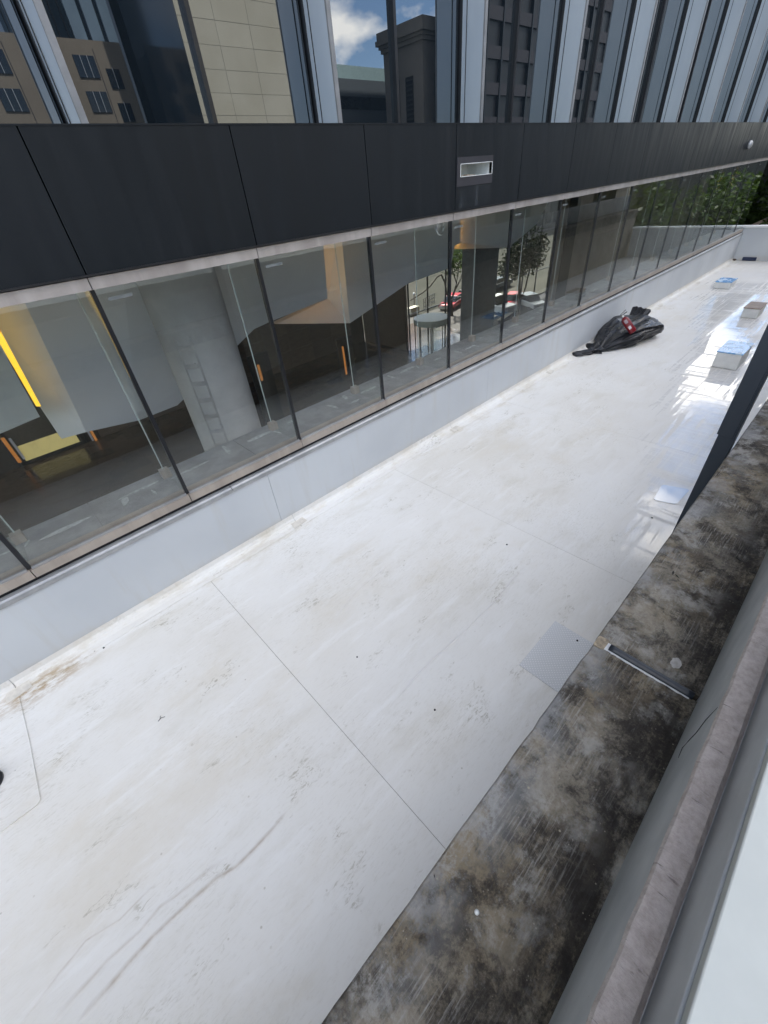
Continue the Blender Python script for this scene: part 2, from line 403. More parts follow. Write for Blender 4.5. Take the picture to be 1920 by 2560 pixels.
M = dict(
    membrane=m_membrane(), curb=m_curb(), ledge=m_ledge(), mortar=m_mortar(), greyface=m_grey_face(),
    glass=m_glass_low(), thin=m_glass_thin(), upglass=m_glass_up(), concrete=m_concrete(), ftile=m_floor_tile(), wtile=m_wall_tile(),
    tread=m_checker_plate(), bag=m_bag(), fascia=m_fascia(),
    header=m_metal_strip('header_metal', (.36, .32, .30), (.50, .46, .44), .42, .35),
    sill=m_metal_strip('sill_metal', (.36, .31, .265), (.46, .40, .345), .45, .25),
    flash=m_metal_strip('flashing_metal', (.34, .345, .35), (.44, .445, .45), .45, .5),
    black=plain('black_frame', (.010, .011, .014), .35, 0, .2), gasket=plain('gasket', (.006, .006, .007), .7, 0, .2),
    fin=m_metal_strip('fin_aluminium', (.46, .51, .565), (.52, .57, .62), .28, .30), finedge=plain('fin_edge', (.22, .225, .235), .5, .2),
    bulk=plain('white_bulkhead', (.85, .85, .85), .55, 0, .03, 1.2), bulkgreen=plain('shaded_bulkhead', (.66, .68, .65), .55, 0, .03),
    white=plain('white_paint', (.74, .75, .74), .45, 0, .05), sealant=plain('white_sealant', (.60, .61, .61), .7, 0, .15, 30),
    post=m_metal_strip('post_metal', (.022, .030, .042), (.030, .038, .050), .35, .3),
    seal=plain('rubber_seal', (.018, .022, .030), .38, 0, .25, 9), frame=plain('window_frame_metal', (.42, .44, .455), .45, .3, .10, 4),
    winsill=plain('window_sill_stone', (.47, .49, .465), .4, 0, .05, 7),
    amber=m_emit('amber_light', (1, .60, .05), .55), amber2=m_emit('amber_door_light', (1, .40, .10), .13), portal=None,
    red=plain('red_paint', (.17, .008, .014), .3, 0, .15, 9), label=plain('paper_label', (.62, .60, .62), .5, 0, .1, 20), steel=plain('steel', (.45, .44, .42), .3, .9, .1),
    tagfilm=plain('tag_film', (.26, .27, .28), .4, 0, .1), brownlid=m_lid('brown'), skybluelid=m_lid('blue'), tan=None)

# ================================================================== SETTING
GZ = -9.2
def sheet(name, x0, y0, x1, y1, z, m, kind='structure', th=.2):
    return tag(MB().box(x0, y0, z-th, x1, y1, z).build(name, m), kind=kind)
asph = m_asphalt('asphalt', (.040, .040, .042), (.062, .061, .060)); pavem = m_asphalt('paving', (.055, .053, .045), (.075, .072, .06))
sheet('ground', -600, -700, 700, 700, GZ-.02, m_asphalt('ground_asphalt', (.045, .045, .046), (.07, .068, .066)))
sheet('road', -100, 34.0, 220, 62, GZ+.01, m_asphalt('sunny_road', (.040, .040, .033), (.055, .053, .045)), th=.02)
sheet('pavement', -100, 29.0, 220, 33.9, GZ+.13, pavem, th=.15)

# ---- the white roof: membrane sheets, cove strip, patches
U = 3.5; D = 4.23; DG = 4.70      # lower glass plane, upper glass plane
roof = empty('roof', kind='structure')
MB().box(-12, -2.0, -.6, 23.6, 4.6, -.03).build('roof_slab', M['curb'], roof)
edges = [-9.0, -5.56, -2.46, .605, 3.71, 6.78, 9.86, 12.94, 16.02, 19.1, 22.93]
XR0, YR0 = .2, .22
rng = random.Random(3)
for i in range(len(edges)-1):
    a, b = edges[i], edges[i+1]
    # each sheet is a thin slab with a slightly uneven top
    nx, ny = 2, 2; mb = MB(); y0, y1 = -.3, 4.015
    for j in range(ny+1):
        for k in range(nx+1):
            x = a+.0017+(b-a-.0034)*k/nx; y = y0+(y1-y0)*j/ny
            lift = 0*mnoise.noise(Vector((x*1.4, y*1.4, 3)))
            if k in (0, nx) or j == ny: lift = 0
            mb.v.append((x, y, .0+lift))
    for j in range(ny):
        for k in range(nx):
            q = j*(nx+1)+k; mb.f.append((q, q+1, q+nx+2, q+nx+1))
    o = mb.build('membrane_sheet', M['membrane'], roof)
    so_ = o.modifiers.new('solid', 'SOLIDIFY'); so_.thickness = .012; so_.offset = -1
# dark joint bed under the seams
MB().box(-9, -.3, -.03, 22.93, 4.2, -.014).build('joint_bed', plain('seam_bed', (.20, .19, .17), .8), roof)
# cove strips up against the curb, overlapped lengths with small corner patches
cv = [-9, -4.3, -1.35, 1.92, 5.3, 8.6, 11.8, 15.0, 18.4, 22.9]
for i in range(len(cv)-1):
    a, b = cv[i], cv[i+1]; mb = MB()
    prof = [(4.012, .0005), (4.012, .0045), (4.10, .006), (4.165, .018), (4.188, .05), (4.196, .11)]
    for x in (a+.003, b-.003): mb.v += [(x, y, z) for y, z in prof]
    n = len(prof)
    for k in range(n-1): mb.f.append((k, k+1, n+k+1, n+k))
    mb.build('cove_strip', M['membrane'], roof, smooth=False)
for x in cv[1:-1]:
    MB().prism([(x-.10, 4.02, .0065), (x+.12, 4.05, .0065), (x+.11, 4.15, .0165), (x-.08, 4.14, .0165)], (0, 0, .004)).build('corner_patch', plain('patch_tan', (.62, .585, .52), .6, 0, .12, 14) if x == cv[1] else bpy.data.materials['patch_tan'], roof)
# large rounded patch at the left with a black drain dome
def rounded(pts, r, n=5):
    out = []
    m = len(pts)
    for i in range(m):
        p0, p1, p2 = Vector(pts[i-1]), Vector(pts[i]), Vector(pts[(i+1) % m])
        a = p1+(p0-p1).normalized()*r; b = p1+(p2-p1).normalized()*r
        for k in range(n+1):
            t = k/n; out.append(tuple(a*(1-t)**2+p1*2*t*(1-t)+b*t*t))
    return out
pp = [onZ(46, 1728, .0), onZ(76, 1857, 0), onZ(104, 2006, 0), onZ(0, 2068, 0)]
patch_pts = [(pp[0].x, pp[0].y, .004), (pp[1].x, pp[1].y, .004), (pp[2].x, pp[2].y, .004), (pp[2].x-1.3, pp[2].y-.02, .004), (pp[0].x-1.35, pp[0].y, .004)]
MB().prism(rounded(patch_pts, .04), (0, 0, .006)).build('membrane_patch', M['membrane'], roof)
dd = onZ(-27, 1964, 0)
dr = empty('drain', (dd.x, dd.y, 0), label='black roof drain dome on the white patch at the left edge', cat='drain')
MB().lathe([(.105, .010), (.105, .03), (.085, .035)], 28).build('flange', M['black'], dr, smooth=False)
MB().lathe([(.08, .03), (.078, .09), (.05, .13), (.015, .14)], 28).build('dome', M['black'], dr, smooth=True)
# wrinkles with brown dirt gathered along them
def wrinkle(pix, wd, mat, z=.0, h=.006):
    P = [onZ(x, y, 0) for x, y in pix]; mb = MB(); pts = []
    for k in range(len(P)-1):
        for j in range(8): pts.append(P[k].lerp(P[k+1], j/8))
    pts.append(P[-1])
    for k, p in enumerate(pts):
        d = (pts[min(k+1, len(pts)-1)]-pts[max(0, k-1)]).normalized(); s = Vector((-d.y, d.x, 0))
        e = min(1, k/4, (len(pts)-1-k)/4)*(.75+.5*mnoise.noise(Vector((p.x*3, p.y*3, 0))))
        off = .012*mnoise.noise(Vector((p.x*2.1, p.y*2.1, 5)))
        for w, hh in ((-1, .0012), (-.4, h*.8), (0, h), (.4, h*.8), (1, .0012)):
            q = p+s*(w*wd*max(.15, e)+off); mb.v.append((q.x, q.y, .003+hh*max(.1, e)))
    for k in range(len(pts)-1):
        for j in range(4): mb.f.append((k*5+j, k*5+j+1, (k+1)*5+j+1, (k+1)*5+j))
    o = mb.build('wrinkle', mat, roof, smooth=True, fix=False)
    at = o.data.attributes.new('dirt', 'FLOAT', 'POINT')
    for k in range(len(pts)):
        e = min(1, k/10, (len(pts)-1-k)/10)
        for j, w in enumerate((0, .55, 1, .45, 0)): at.data[k*5+j].value = w*e
wr1, wr2 = m_membrane('wrinkle_dirt', .9), m_membrane('wrinkle_dirt_pale', .5)
wrinkle([(722, 2022), (690, 2066), (640, 2120), (590, 2170), (545, 2196), (490, 2245), (440, 2290), (380, 2345), (330, 2400), (270, 2472), (180, 2575)], .026, wr1)
wrinkle([(575, 2135), (520, 2180), (450, 2235), (400, 2270), (350, 2330), (270, 2400), (180, 2500), (120, 2575)], .020, wr2, h=.004)
wrinkle([(400, 2200), (360, 2240), (300, 2300), (215, 2350), (150, 2430), (40, 2575)], .016, wr2, h=.003)
wrinkle([(1330, 1395), (1240, 1500), (1150, 1590), (1050, 1680), (980, 1760)], .012, M['membrane'], h=.008)
wrinkle([(1010, 1380), (900, 1470), (830, 1560)], .010, M['membrane'], h=.006)

# ---- end wall at the far end of the roof (pale parapet with brighter cap)
ew = empty('parapet_wall', (22.9, 0, 0), label='low pale parapet wall closing the far end of the white roof', cat='wall')
ewm = m_curb(); ewm.name = 'parapet_paint'
MB().box(.03, .31, -.6, .33, 4.62, 1.06).build('wall_face', M['curb'], ew)
MB().box(.0, .29, 1.06, .36, 4.62, 1.12).build('cap', M['white'], ew, bevel=.01)
# ---- curb, flashing and sill under the glazing : part of the office building
B = empty('office_building', (0, D, 0), label='office building with dark fascia, pale vertical fins and a strip of lobby windows', cat='building')
def bp(name, mb, mat, bevel=0.0, smooth=False):          # building part, coordinates given in world space
    mb.v = [(x, y-D, z) for x, y, z in mb.v]
    return mb.build(name, mat, B, smooth=smooth, bevel=bevel)
X0, X1 = -9.0, 22.9
MS = 1.4985; MX0 = .835                                   # mullion spacing and one mullion's position
mull = [MX0+MS*k for k in range(-6, 15)]
mull = [x for x in mull if x < X1-.2]
cj = [-9, -6.2, -2.9, 1.75, 6.4, 11.0, 15.7, 20.2, X1]
for i in range(len(cj)-1):
    bp('curb_wall', MB().box(cj[i]+.002, 4.20, -.3, cj[i+1]-.002, 4.6, .865), M['curb'])
fl = [-9, -5.6, -2.3, 1.28, 4.55, 7.7, 10.9, 14.2, 17.4, 20.5, X1]
for i in range(len(fl)-1):
    a, b = fl[i]+.004, fl[i+1]-.004; mb = MB()
    prof = [(4.185, .845), (4.178, .875), (4.183, .897), (4.20, .910), (4.245, .918), (4.245, .868), (4.20, .868)]
    mb.prism([(a, y, z) for y, z in prof], (b-a, 0, 0)); bp('flashing', mb, M['flash'])
bp('shadow_gap', MB().box(X0, 4.245, .87, X1, 4.5, .958), M['gasket'])
ends = [X0]+mull+[X1]
gl_mesh = None
for i in range(len(ends)-1):
    a, b = ends[i], ends[i+1]
    bp('sill_strip', MB().box(a+.004, 4.222, .958, b-.004, 4.40, 1.045), M['sill'])
    bp('header_strip', MB().box(a+.004, 4.222, 3.045, b-.004, 4.40, 3.128), M['header'])
    bp('window_pane', MB().box(a+.02, 4.262, 1.045, b-.02, 4.274, 3.045), M['glass'])
    bp('glazing_bead', MB().box(a+.02, 4.235, 1.045, b-.02, 4.256, 1.068), M['flash'])
for x in mull:
    m_ = bp('mullion', MB().box(x-.017, 4.257, 1.045, x+.017, 4.30, 3.045), M['black'])
    g = MB().box(x-.006, 4.30, 1.02, x+.006, 4.95, 3.045); g.v = [(p, q-D, r) for p, q, r in g.v]
    bp('glass_fin', MB().box(x-.006, 4.302, 1.0, x+.006, 4.93, 3.045), M['thin'])
    bp('fin_edge', MB().box(x-.006, 4.932, 1.0, x+.006, 4.938, 3.045), plain('glass_edge', (.62, .68, .66), .2, 0, .05) if 'glass_edge' not in bpy.data.materials else bpy.data.materials['glass_edge'])
    bp('fin_shoe', MB().box(x-.05, 4.86, 1.0, x+.05, 4.96, 1.10), M['sill'])
    # small adhesive tag in the upper corner of the pane to the right
    bp('pane_tag', MB().box(x+.09, 4.277, 2.945, x+.28, 4.280, 2.970), M['tagfilm'])
# dark fascia
fp = [-9.0]+[x for x in [MX0+.0+MS*k for k in range(-6, 27)] if x > -8.9]
fx_end = 24.4
fp = [x for x in fp if x < fx_end-.3]+[fx_end]
SLOT = (5.42, 6.10, 3.495, 3.615)
for i in range(len(fp)-1):
    a, b = fp[i]+.005, fp[i+1]-.005
    if a < SLOT[0] < b:
        mb = MB(); x0, x1, z0, z1 = SLOT
        mb.box(a, 4.20, 3.15, b, 4.235, z0); mb.box(a, 4.20, z1, b, 4.235, 3.99)
        mb.box(a, 4.20, z0, x0, 4.235, z1); mb.box(x1, 4.20, z0, b, 4.235, z1)
        bp('fascia_panel', mb, M['fascia'])
    else: bp('fascia_panel', MB().box(a, 4.20, 3.15, b, 4.235, 3.99), M['fascia'])
bp('fascia_backing', MB().box(X0, 4.40, 3.13, SLOT[0]-.05, 4.6, 3.985).box(SLOT[1]+.05, 4.40, 3.13, fx_end, 4.6, 3.985), M['gasket'])
bp('drip_trim', MB().box(X0, 4.19, 3.136, X1, 4.26, 3.15), M['black'])
bp('fascia_cap', MB().box(X0, 4.196, 3.99, fx_end, DG+.3, 4.0), M['fascia'])
# scupper: pale box set in the fascia with a plain cover plate around it
x0, x1, z0, z1 = SLOT
sm = plain('scupper_plate', (.030, .029, .036), .45, 0, .1)
bp('scupper_plate', MB().box(x0-.07, 4.193, z0-.10, x0, 4.199, z1+.07).box(x1, 4.193, z0-.10, x1+.02, 4.199, z1+.07).box(x0, 4.193, z1, x1, 4.199, z1+.07).box(x0, 4.193, z0-.10, x1, 4.199, z0), sm)
bp('scupper', MB().box(x0, 4.187, z0-.006, x1, 4.62, z0).box(x0, 4.187, z1, x1, 4.62, z1+.006).box(x0-.006, 4.187, z0, x0, 4.62, z1).box(x1, 4.187, z0, x1+.006, 4.62, z1).box(x0, 4.60, z0, x1, 4.62, z1), M['white'])
bp('scupper_grit', MB().box(x0+.02, 4.22, z0, x0+.36, 4.40, z0+.010).box(x0+.05, 4.28, z0, x0+.12, 4.33, z0+.024).box(x0+.2, 4.24, z0, x0+.25, 4.30, z0+.018), plain('grit', (.30, .25, .20), .9, 0, .4, 40))
# faint wash stain under the scupper: thin dried film on the panel
def m_stain():
    t = NT('wash_stain'); n = t.noise(t.coord('World', scale=(2.5, 1, .5)), 3, 6, .7)
    t.pbr(color=(.30, .33, .36), rough=.6); 
    p = t.t.nodes.get('Principled BSDF'); t.set(p.inputs['Alpha'], t.ramp(n, .40, .75, .0, .07)); return t.m
bp('wash_stain', MB().box(x0-.05, 4.1965, 3.17, x1, 4.1985, z0-.11), m_stain())
# small round fixture far along the fascia
MBl = MB().lathe([(.10, 0), (.10, .05), (.06, .09), (.02, .1)], 20)
MBl.v = [(x+19.18, 4.20-z-D, y+3.51) for x, y, z in MBl.v]
MBl.build('round_fixture', M['flash'], B, smooth=True)
# upper storey: coated panes, slim mullions, deep pale fins
TOP = 34.0
FS = 2.358
finx = [1.283+FS*k for k in range(-4, 14)]
for i, x in enumerate(finx):
    if x > fx_end: break
    nxt = x+FS
    for a, b in ((x+.04, x+FS/2-.02), (x+FS/2+.02, nxt-.04)):
        if a > fx_end: continue
        for z0_, z1_ in ((4.0, 12.2), (12.25, 20.2), (20.25, TOP)):
            bp('upper_pane', MB().box(a, DG, z0_, min(b, fx_end), DG+.012, z1_), M['upglass'])
    bp('slim_mullion', MB().box(x+FS/2-.02, DG-.05, 4.0, x+FS/2+.02, DG+.012, TOP), M['black'])
    bp('fin_base', MB().box(x-.026, DG-.045, 4.0, x+.026, DG+.04, TOP), M['black'])
    f_ = bp('vertical_fin', MB().box(x-.018, DG-.355, 4.003, x+.022, DG-.046, TOP), M['fin'])
    e_ = MB().box(x-.022, DG-.375, 4.003, x+.026, DG-.356, TOP); e_.v = [(p, q-D, r) for p, q, r in e_.v]
    e_.build('front_edge', M['finedge'], f_)
    n_ = MB().box(x-.024, DG-.115, 4.003, x-.0185, DG-.108, TOP); n_.v = [(p, q-D, r) for p, q, r in n_.v]
    n_.build('reveal', M['gasket'], f_)
bp('upper_wall', MB().box(X0, DG+.3, 4.02, fx_end, 24, TOP), plain('dark_core', (.03, .033, .036), .8))
bp('soffit', MB().box(X1+.4, 4.5, 3.7, fx_end, 27.5, 4.0), plain('soffit_board', (.10, .11, .115), .6))

# ================================================================== LOBBY
LF = -9.0
bp('lobby_ceiling', MB().box(X0-4, 4.41, 3.13, 66, 34.4, 3.3), plain('ceiling_board', (.80, .80, .78), .8))
bp('unseen_end_glazing', MB().box(X0-4.05, 4.6, LF, X0-4.03, 34, 3.13), M['thin'])  # unseen end wall made of glass to bring extra daylight into the lobby
bp('window_bench', MB().box(X0-4, 4.28, .70, X1, 5.08, .992), plain('bench_core', (.22, .22, .22), .7))
bm_ = plain('bench_tile', (.26, .265, .27), .55, 0, .22, 3.5, bump=.15)
xs = [X0+1.8*k for k in range(0, 19)]
for a in xs:
    b = min(a+1.8, X1)
    if b-a > .2: bp('bench_tile', MB().box(a+.003, 4.40, .992, b-.003, 5.10, 1.000), bm_)
# adhesive smears left on the bench
gm = plain('adhesive_smear', (.44, .46, .46), .7, 0, .3, 18)
rg = random.Random(11)
for x in mull:
    if x < -3 or x > 12: continue
    for k in range(4):
        cx, cy = x+rg.uniform(-.5, -.1)+.28*k-.3, rg.uniform(4.66, 4.92); w, h = rg.uniform(.06, .28), rg.uniform(.012, .035)
        an = rg.uniform(-.15, .15) if k % 2 else rg.uniform(1.3, 1.7)
        ca, sa = math.cos(an), math.sin(an)
        pts = []
        for j in range(10):
            t = 2*PI*j/10; r1 = w*(.8+.4*rg.random()); r2 = h*(.6+.8*rg.random())
            pts.append((cx+math.cos(t)*r1*ca-math.sin(t)*r2*sa, cy+math.cos(t)*r1*sa*.5+math.sin(t)*r2*ca, 1.0005))
        bp('adhesive_smear', MB().prism(pts, (0, 0, .0015)), gm)
bp('lobby_front_wall', MB().box(X0-4, 4.62, LF, 50, 4.82, .70), M['wtile'])
lf = empty('lobby_floor', kind='structure')
MB().box(-14, 4.6, LF-.3, 50, 36, LF-.02).build('floor_slab', plain('grout', (.05, .045, .04), .8), lf)
tmesh = MB().box(0, 0, -.02, 2.386, 1.186, 0).mesh('floor_tile', M['ftile'])
for i in range(17):
    for j in range(18):
        link('floor_tile', tmesh, lf, loc=(-5.4+2.4*i+(1.2 if j % 2 else 0), 12.6+1.2*j, LF))
# back wall of brown stone panels
sx0 = onY(1021, 760, 28.0).x
bw = empty('back_wall', (0, 34, LF), kind='structure')
MB().box(-14, .05, 0, sx0-.42, .4, 12.3).build('wall_core', plain('wall_core', (.04, .035, .03), .8), bw)
wmesh = MB().box(0, 0, 0, 2.385, .05, 1.485).mesh('wall_panel', M['wtile'])
PX0, PX1 = onZ(65, 1160, LF).x, onZ(205, 1105, LF).x
for i in range(int((sx0+8.2)/2.4)):
    for j in range(8):
        x = -9+2.4*i
        if x+2.4 > PX0-.4 and x < PX1+.5 and j < 4: continue
        link('wall_panel', wmesh, bw, loc=(x, -.0, 1.5*j+.01))

# portal in the back wall: lit marble recess between dark rails
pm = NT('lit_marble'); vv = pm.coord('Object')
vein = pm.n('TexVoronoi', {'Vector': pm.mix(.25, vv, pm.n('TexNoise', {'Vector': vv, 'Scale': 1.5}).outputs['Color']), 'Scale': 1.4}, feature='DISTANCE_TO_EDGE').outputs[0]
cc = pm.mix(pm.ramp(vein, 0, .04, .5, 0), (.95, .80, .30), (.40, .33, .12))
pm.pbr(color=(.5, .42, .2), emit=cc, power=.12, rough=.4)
pc = (PX0+PX1)/2; pw = (PX1-PX0)/2
por = empty('lit_portal', (pc, 34.0, LF), label='doorway recess glowing yellow with marble, behind the leftmost lobby panes', cat='doorway')
_m0, _m1 = onY(67, 1107, 34.0), onY(92, 1146, 34.0); mz = _m0.z-LF
MB().box(-pw+.12, -.03, .25, pw-.12, .04, mz).build('marble_panel', pm.m, por)
MB().box(-pw-.2, -.08, .02, pw+.2, .045, .25).build('base_rail', M['black'], por)
MB().box(-pw-.06, -.06, mz, pw+.06, .04, 8.0).build('lintel', plain('lintel_brown', (.09, .075, .055), .5), por)
for xr in (-pw-.30, -pw-.08, pw+.08, pw+.30): MB().box(xr-.07, -.08, .02, xr+.07, .04, 8.0).build('side_rail', M['black'], por)
for (qx, q0, q1, wd, m_) in ((26, 1092, 1160, .10, 'amber2'), (40, 1094, 1150, .07, 'label'), (233, 1076, 1106, .08, 'amber2'), (224, 1080, 1100, .06, 'label')):
    p0, p1 = onY(qx-9, q0, 33.8), onY(qx+14, q1, 33.8); zt, zb = p0.z-LF, p1.z-LF; xm = (p0.x+p1.x)/2-pc
    MB().box(xm-wd, -.22, zb, xm+wd, -.12, zt).build('handle_light', M[m_], por)
# two door leaves further along with amber pull handles
for (px, py0, py1, w, lab) in ((855, 866, 934, 1.1, 'dark door leaf with a slim amber handle behind the third pane'), (643, 912, 952, .9, 'dark door leaf with amber handle beside the concrete column')):
    yy = 27.0 if px > 800 else 24.0
    a, b = onY(px, py0, yy), onY(px+ (14 if px > 800 else 8), py1, yy)
    d_ = empty('door', (a.x, yy, LF), label=lab, cat='door')
    MB().box(-.5, .02, .02, w, .12, max(3, a.z-LF+.6)).build('leaf', M['black'], d_)
    MB().box(-.05, -.08, b.z-LF, .09, -.02, a.z-LF).build('handle', M['amber2'], d_)

# concrete column
ca_, cb_ = onY(418, 900, 6.1), onY(600, 900, 6.1); cx = (ca_.x+cb_.x)/2; cr_ = abs(cb_.x-ca_.x)/2*.96
colm = empty('concrete_column', (cx, 6.1, LF), label='thick round concrete column standing in the lobby behind the second pane', cat='column')
MB().lathe([(cr_, 0), (cr_, 12.3)], 64).build('shaft', M['concrete'], colm, smooth=True)
fm = plain('ladder_shadow', (.365, .365, .36), .8, 0, .15, 6)  # ladder-shaped shadow on the shaft, put in as thin duller bands
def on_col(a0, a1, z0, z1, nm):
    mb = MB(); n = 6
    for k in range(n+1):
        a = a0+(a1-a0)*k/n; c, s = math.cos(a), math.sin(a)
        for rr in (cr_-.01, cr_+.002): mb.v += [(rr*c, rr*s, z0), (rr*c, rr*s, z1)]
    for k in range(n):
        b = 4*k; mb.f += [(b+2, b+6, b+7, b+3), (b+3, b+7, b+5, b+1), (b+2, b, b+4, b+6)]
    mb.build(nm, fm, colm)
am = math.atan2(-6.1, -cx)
for k in range(9): on_col(am-.62, am-.22, 9.2+.235*k-.03, 9.2+.235*k+.03, 'ladder_shadow')
for a in (am-.64, am-.22): on_col(a, a+.06, 9.0, 11.2, 'ladder_shadow')
# a dark square pier further right
pa, pb = onY(1186, 700, 10.5), onY(1242, 700, 10.5)
tag(MB().box(pa.x, 10.5, LF, pb.x, 11.1, 3.1).build('square_pier', plain('pier_grey', (.16, .17, .18), .6)), 'dark grey square pier inside the lobby, right of the street view', 'pillar')

# folded white bulkheads hanging from the lobby ceiling
def hanging(name, label, facets, y, dy=.22, mat='bulk', tilt=None):
    e = empty(name, (0, y, 0), label=label, cat='bulkhead', group=None)
    for k, (pts, dep) in enumerate(facets):
        P = [onY(a, b, y+d) for (a, b), d in zip(pts, dep)]
        mb = MB().prism([(p.x, p.y-y, p.z) for p in P], (0, dy, .0)); mb.build('facet', M[mat], e)
    return e
hanging('ceiling_bulkhead', 'large folded white bulkhead left of the concrete column', [
    ([(-110, 700), (30, 690), (216, 1080), (154, 1097)], (.5, 0, 0, .5)),
    ([(30, 690), (300, 630), (347, 1051), (216, 1080)], (0, 0, 0, 0)),
    ([(300, 630), (560, 560), (640, 818), (444, 1013), (347, 1051)], (0, .3, .3, .1, 0))], 7.5)
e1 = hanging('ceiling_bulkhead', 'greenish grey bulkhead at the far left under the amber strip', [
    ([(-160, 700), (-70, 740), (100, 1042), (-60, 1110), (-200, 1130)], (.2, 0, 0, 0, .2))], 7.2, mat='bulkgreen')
hanging('ceiling_bulkhead', 'small grey bulkhead left of the amber light in the third pane', [
    ([(560, 600), (804, 560), (819, 746), (672, 806), (620, 830)], (0, 0, 0, 0, 0))], 8.2)
hanging('ceiling_bulkhead', 'white wedge bulkhead with an amber glow, spanning the third and fourth panes', [
    ([(802, 560), (850, 545), (862, 665), (875, 808), (690, 810), (820, 748)], (.6, .3, .2, 0, .4, .6)),
    ([(850, 545), (1160, 480), (1127, 669), (1018, 710), (875, 808), (862, 665)], (.3, .3, .3, .15, 0, .2))], 8.6)
hanging('ceiling_bulkhead', 'pale bulkhead with flat bottom behind the fifth pane', [
    ([(1090, 500), (1153, 490), (1151, 607), (1090, 640)], (-.3, -.3, -.3, -.3)),
    ([(1153, 500), (1290, 480), (1278, 619), (1132, 623), (1151, 607)], (.4, .1, 0, 0, .4))], 9.4)
hanging('ceiling_bulkhead', 'pale bulkhead with sloping bottom edge behind the sixth pane', [
    ([(1284, 470), (1400, 450), (1342, 560), (1279, 612)], (.1, .1, 0, 0))], 9.6)
# amber light strips
M['cove'] = m_emit('cove_light', (1, .50, .10), 2.2)
def strip(label, pts, y, th=.05, mat='amber'):
    P = [onY(a, b, y) for a, b in pts]
    tag(MB().prism([tuple(p) for p in P], (0, th, 0)).build('light_strip', M[mat]), label, 'light strip', 'amber light strips in the lobby')
strip('long sloping amber light strip on the bulkhead at the far left', [(-72, 735), (-48, 735), (103, 1016), (91, 1016)], 7.5)
strip('slim amber light strip at the edge of the bulkhead behind the third pane', [(794, 585), (801, 585), (815, 742), (808, 742)], 8.46, mat='cove')
strip('short amber light strip at the top of the fifth pane', [(1146, 545), (1152, 545), (1150, 604), (1144, 606)], 9.6, mat='cove')
# white cable hanging inside the header
cb = [onY(x, y, 4.45) for x, y in ((1092, 562), (1091, 575), (1096, 586), (1104, 587), (1109, 575), (1111, 555))]
cbl = empty('cable', (0, 0, 0), label='white cable loop hanging from the header of the fourth pane', cat='cable')
MB().tube(cb, .011, 6).build('cord', M['white'], cbl, smooth=True)
p0 = cb[0]; MB().box(p0.x-.025, p0.y-.02, p0.z-.05, p0.x+.03, p0.y+.03, p0.z+.03).build('plug', M['label'], cbl)

# stone partition closing the lobby on the right, with a dark doorway
pxa = onY(1392, 640, 12.0).x
pt = empty('partition_wall', (pxa, 12.0, LF), kind='structure')
tw1 = plain('partition_stone', (.30, .27, .235), .6, 0, .14, 1.2)
dw = [onY(q, 640, 12.0).x-pxa for q in (1404, 1428)]
for k in range(14):
    a = 1.9*k; b = a+1.892
    for z0_, z1_ in ((0, 6.2), (6.21, 9.2), (9.21, 12.3)):
        MB().box(a, 0, z0_, b, .3, z1_).build('stone_panel', tw1, pt)
MB().box(dw[0], -.03, 4, dw[1], -.005, 11.2).build('dark_doorway', M['black'], pt)
# storefront with revolving door
SY = 28.0
sx0 = onY(1021, 760, SY).x
sf = empty('storefront', (sx0, SY, LF), label='glass storefront with thin dark frames at the far side of the lobby', cat='storefront')
sxs = [0, 2.6, 5.2, 7.8, 10.4, 13, 16, 19, 22, 25, 28, 31, 34]
for k, x in enumerate(sxs):
    MB().box(x-.05, -.06, 0, x+.05, .06, 12.1).build('frame', M['black'], sf)
    if k < len(sxs)-1:
        MB().box(x+.05, -.012, .05, sxs[k+1]-.05, .012, 12.1).build('pane', M['thin'], sf)
        MB().box(x+.05, -.05, 3.0, sxs[k+1]-.05, .05, 3.08).build('transom', M['black'], sf)
bp('lobby_return_wall', MB().box(sx0-.4, 28.1, LF, sx0-.08, 34, 3.3), M['wtile'])
rc = onZ(1080, 880, LF)
rd = empty('revolving_door', (rc.x, rc.y, LF), label='round revolving door with pale drum top seen down in the lobby', cat='revolving door')
MB().lathe([(1.55, 2.55), (1.6, 2.57), (1.6, 3.0), (1.5, 3.03)], 40).build('canopy', plain('canopy_top', (.62, .66, .62), .4), rd)
for k in range(8):
    a = 2*PI*k/8; MB().box(1.5*math.cos(a)-.03, 1.5*math.sin(a)-.03, 0, 1.5*math.cos(a)+.03, 1.5*math.sin(a)+.03, 2.55).build('post', M['steel'], rd)
MB().lathe([(.05, 0), (.05, 2.55)], 12).build('spindle', M['steel'], rd)
for k in range(16):
    if k % 4 == 0: continue
    a0, a1 = 2*PI*k/16, 2*PI*(k+1)/16
    MB().quad((1.5*math.cos(a0), 1.5*math.sin(a0), .03), (1.5*math.cos(a1), 1.5*math.sin(a1), .03), (1.5*math.cos(a1), 1.5*math.sin(a1), 2.54), (1.5*math.cos(a0), 1.5*math.sin(a0), 2.54)).build('curved_pane', M['thin'], rd)
for k in range(3):
    a = 2*PI*k/3+.3; d = Vector((math.cos(a), math.sin(a), 0))
    MB().prism([d*.06, d*1.18, d*1.18+Vector((0, 0, 2.5)), d*.06+Vector((0, 0, 2.5))], (-d.y*.02, d.x*.02, 0)).build('wing', M['thin'], rd)

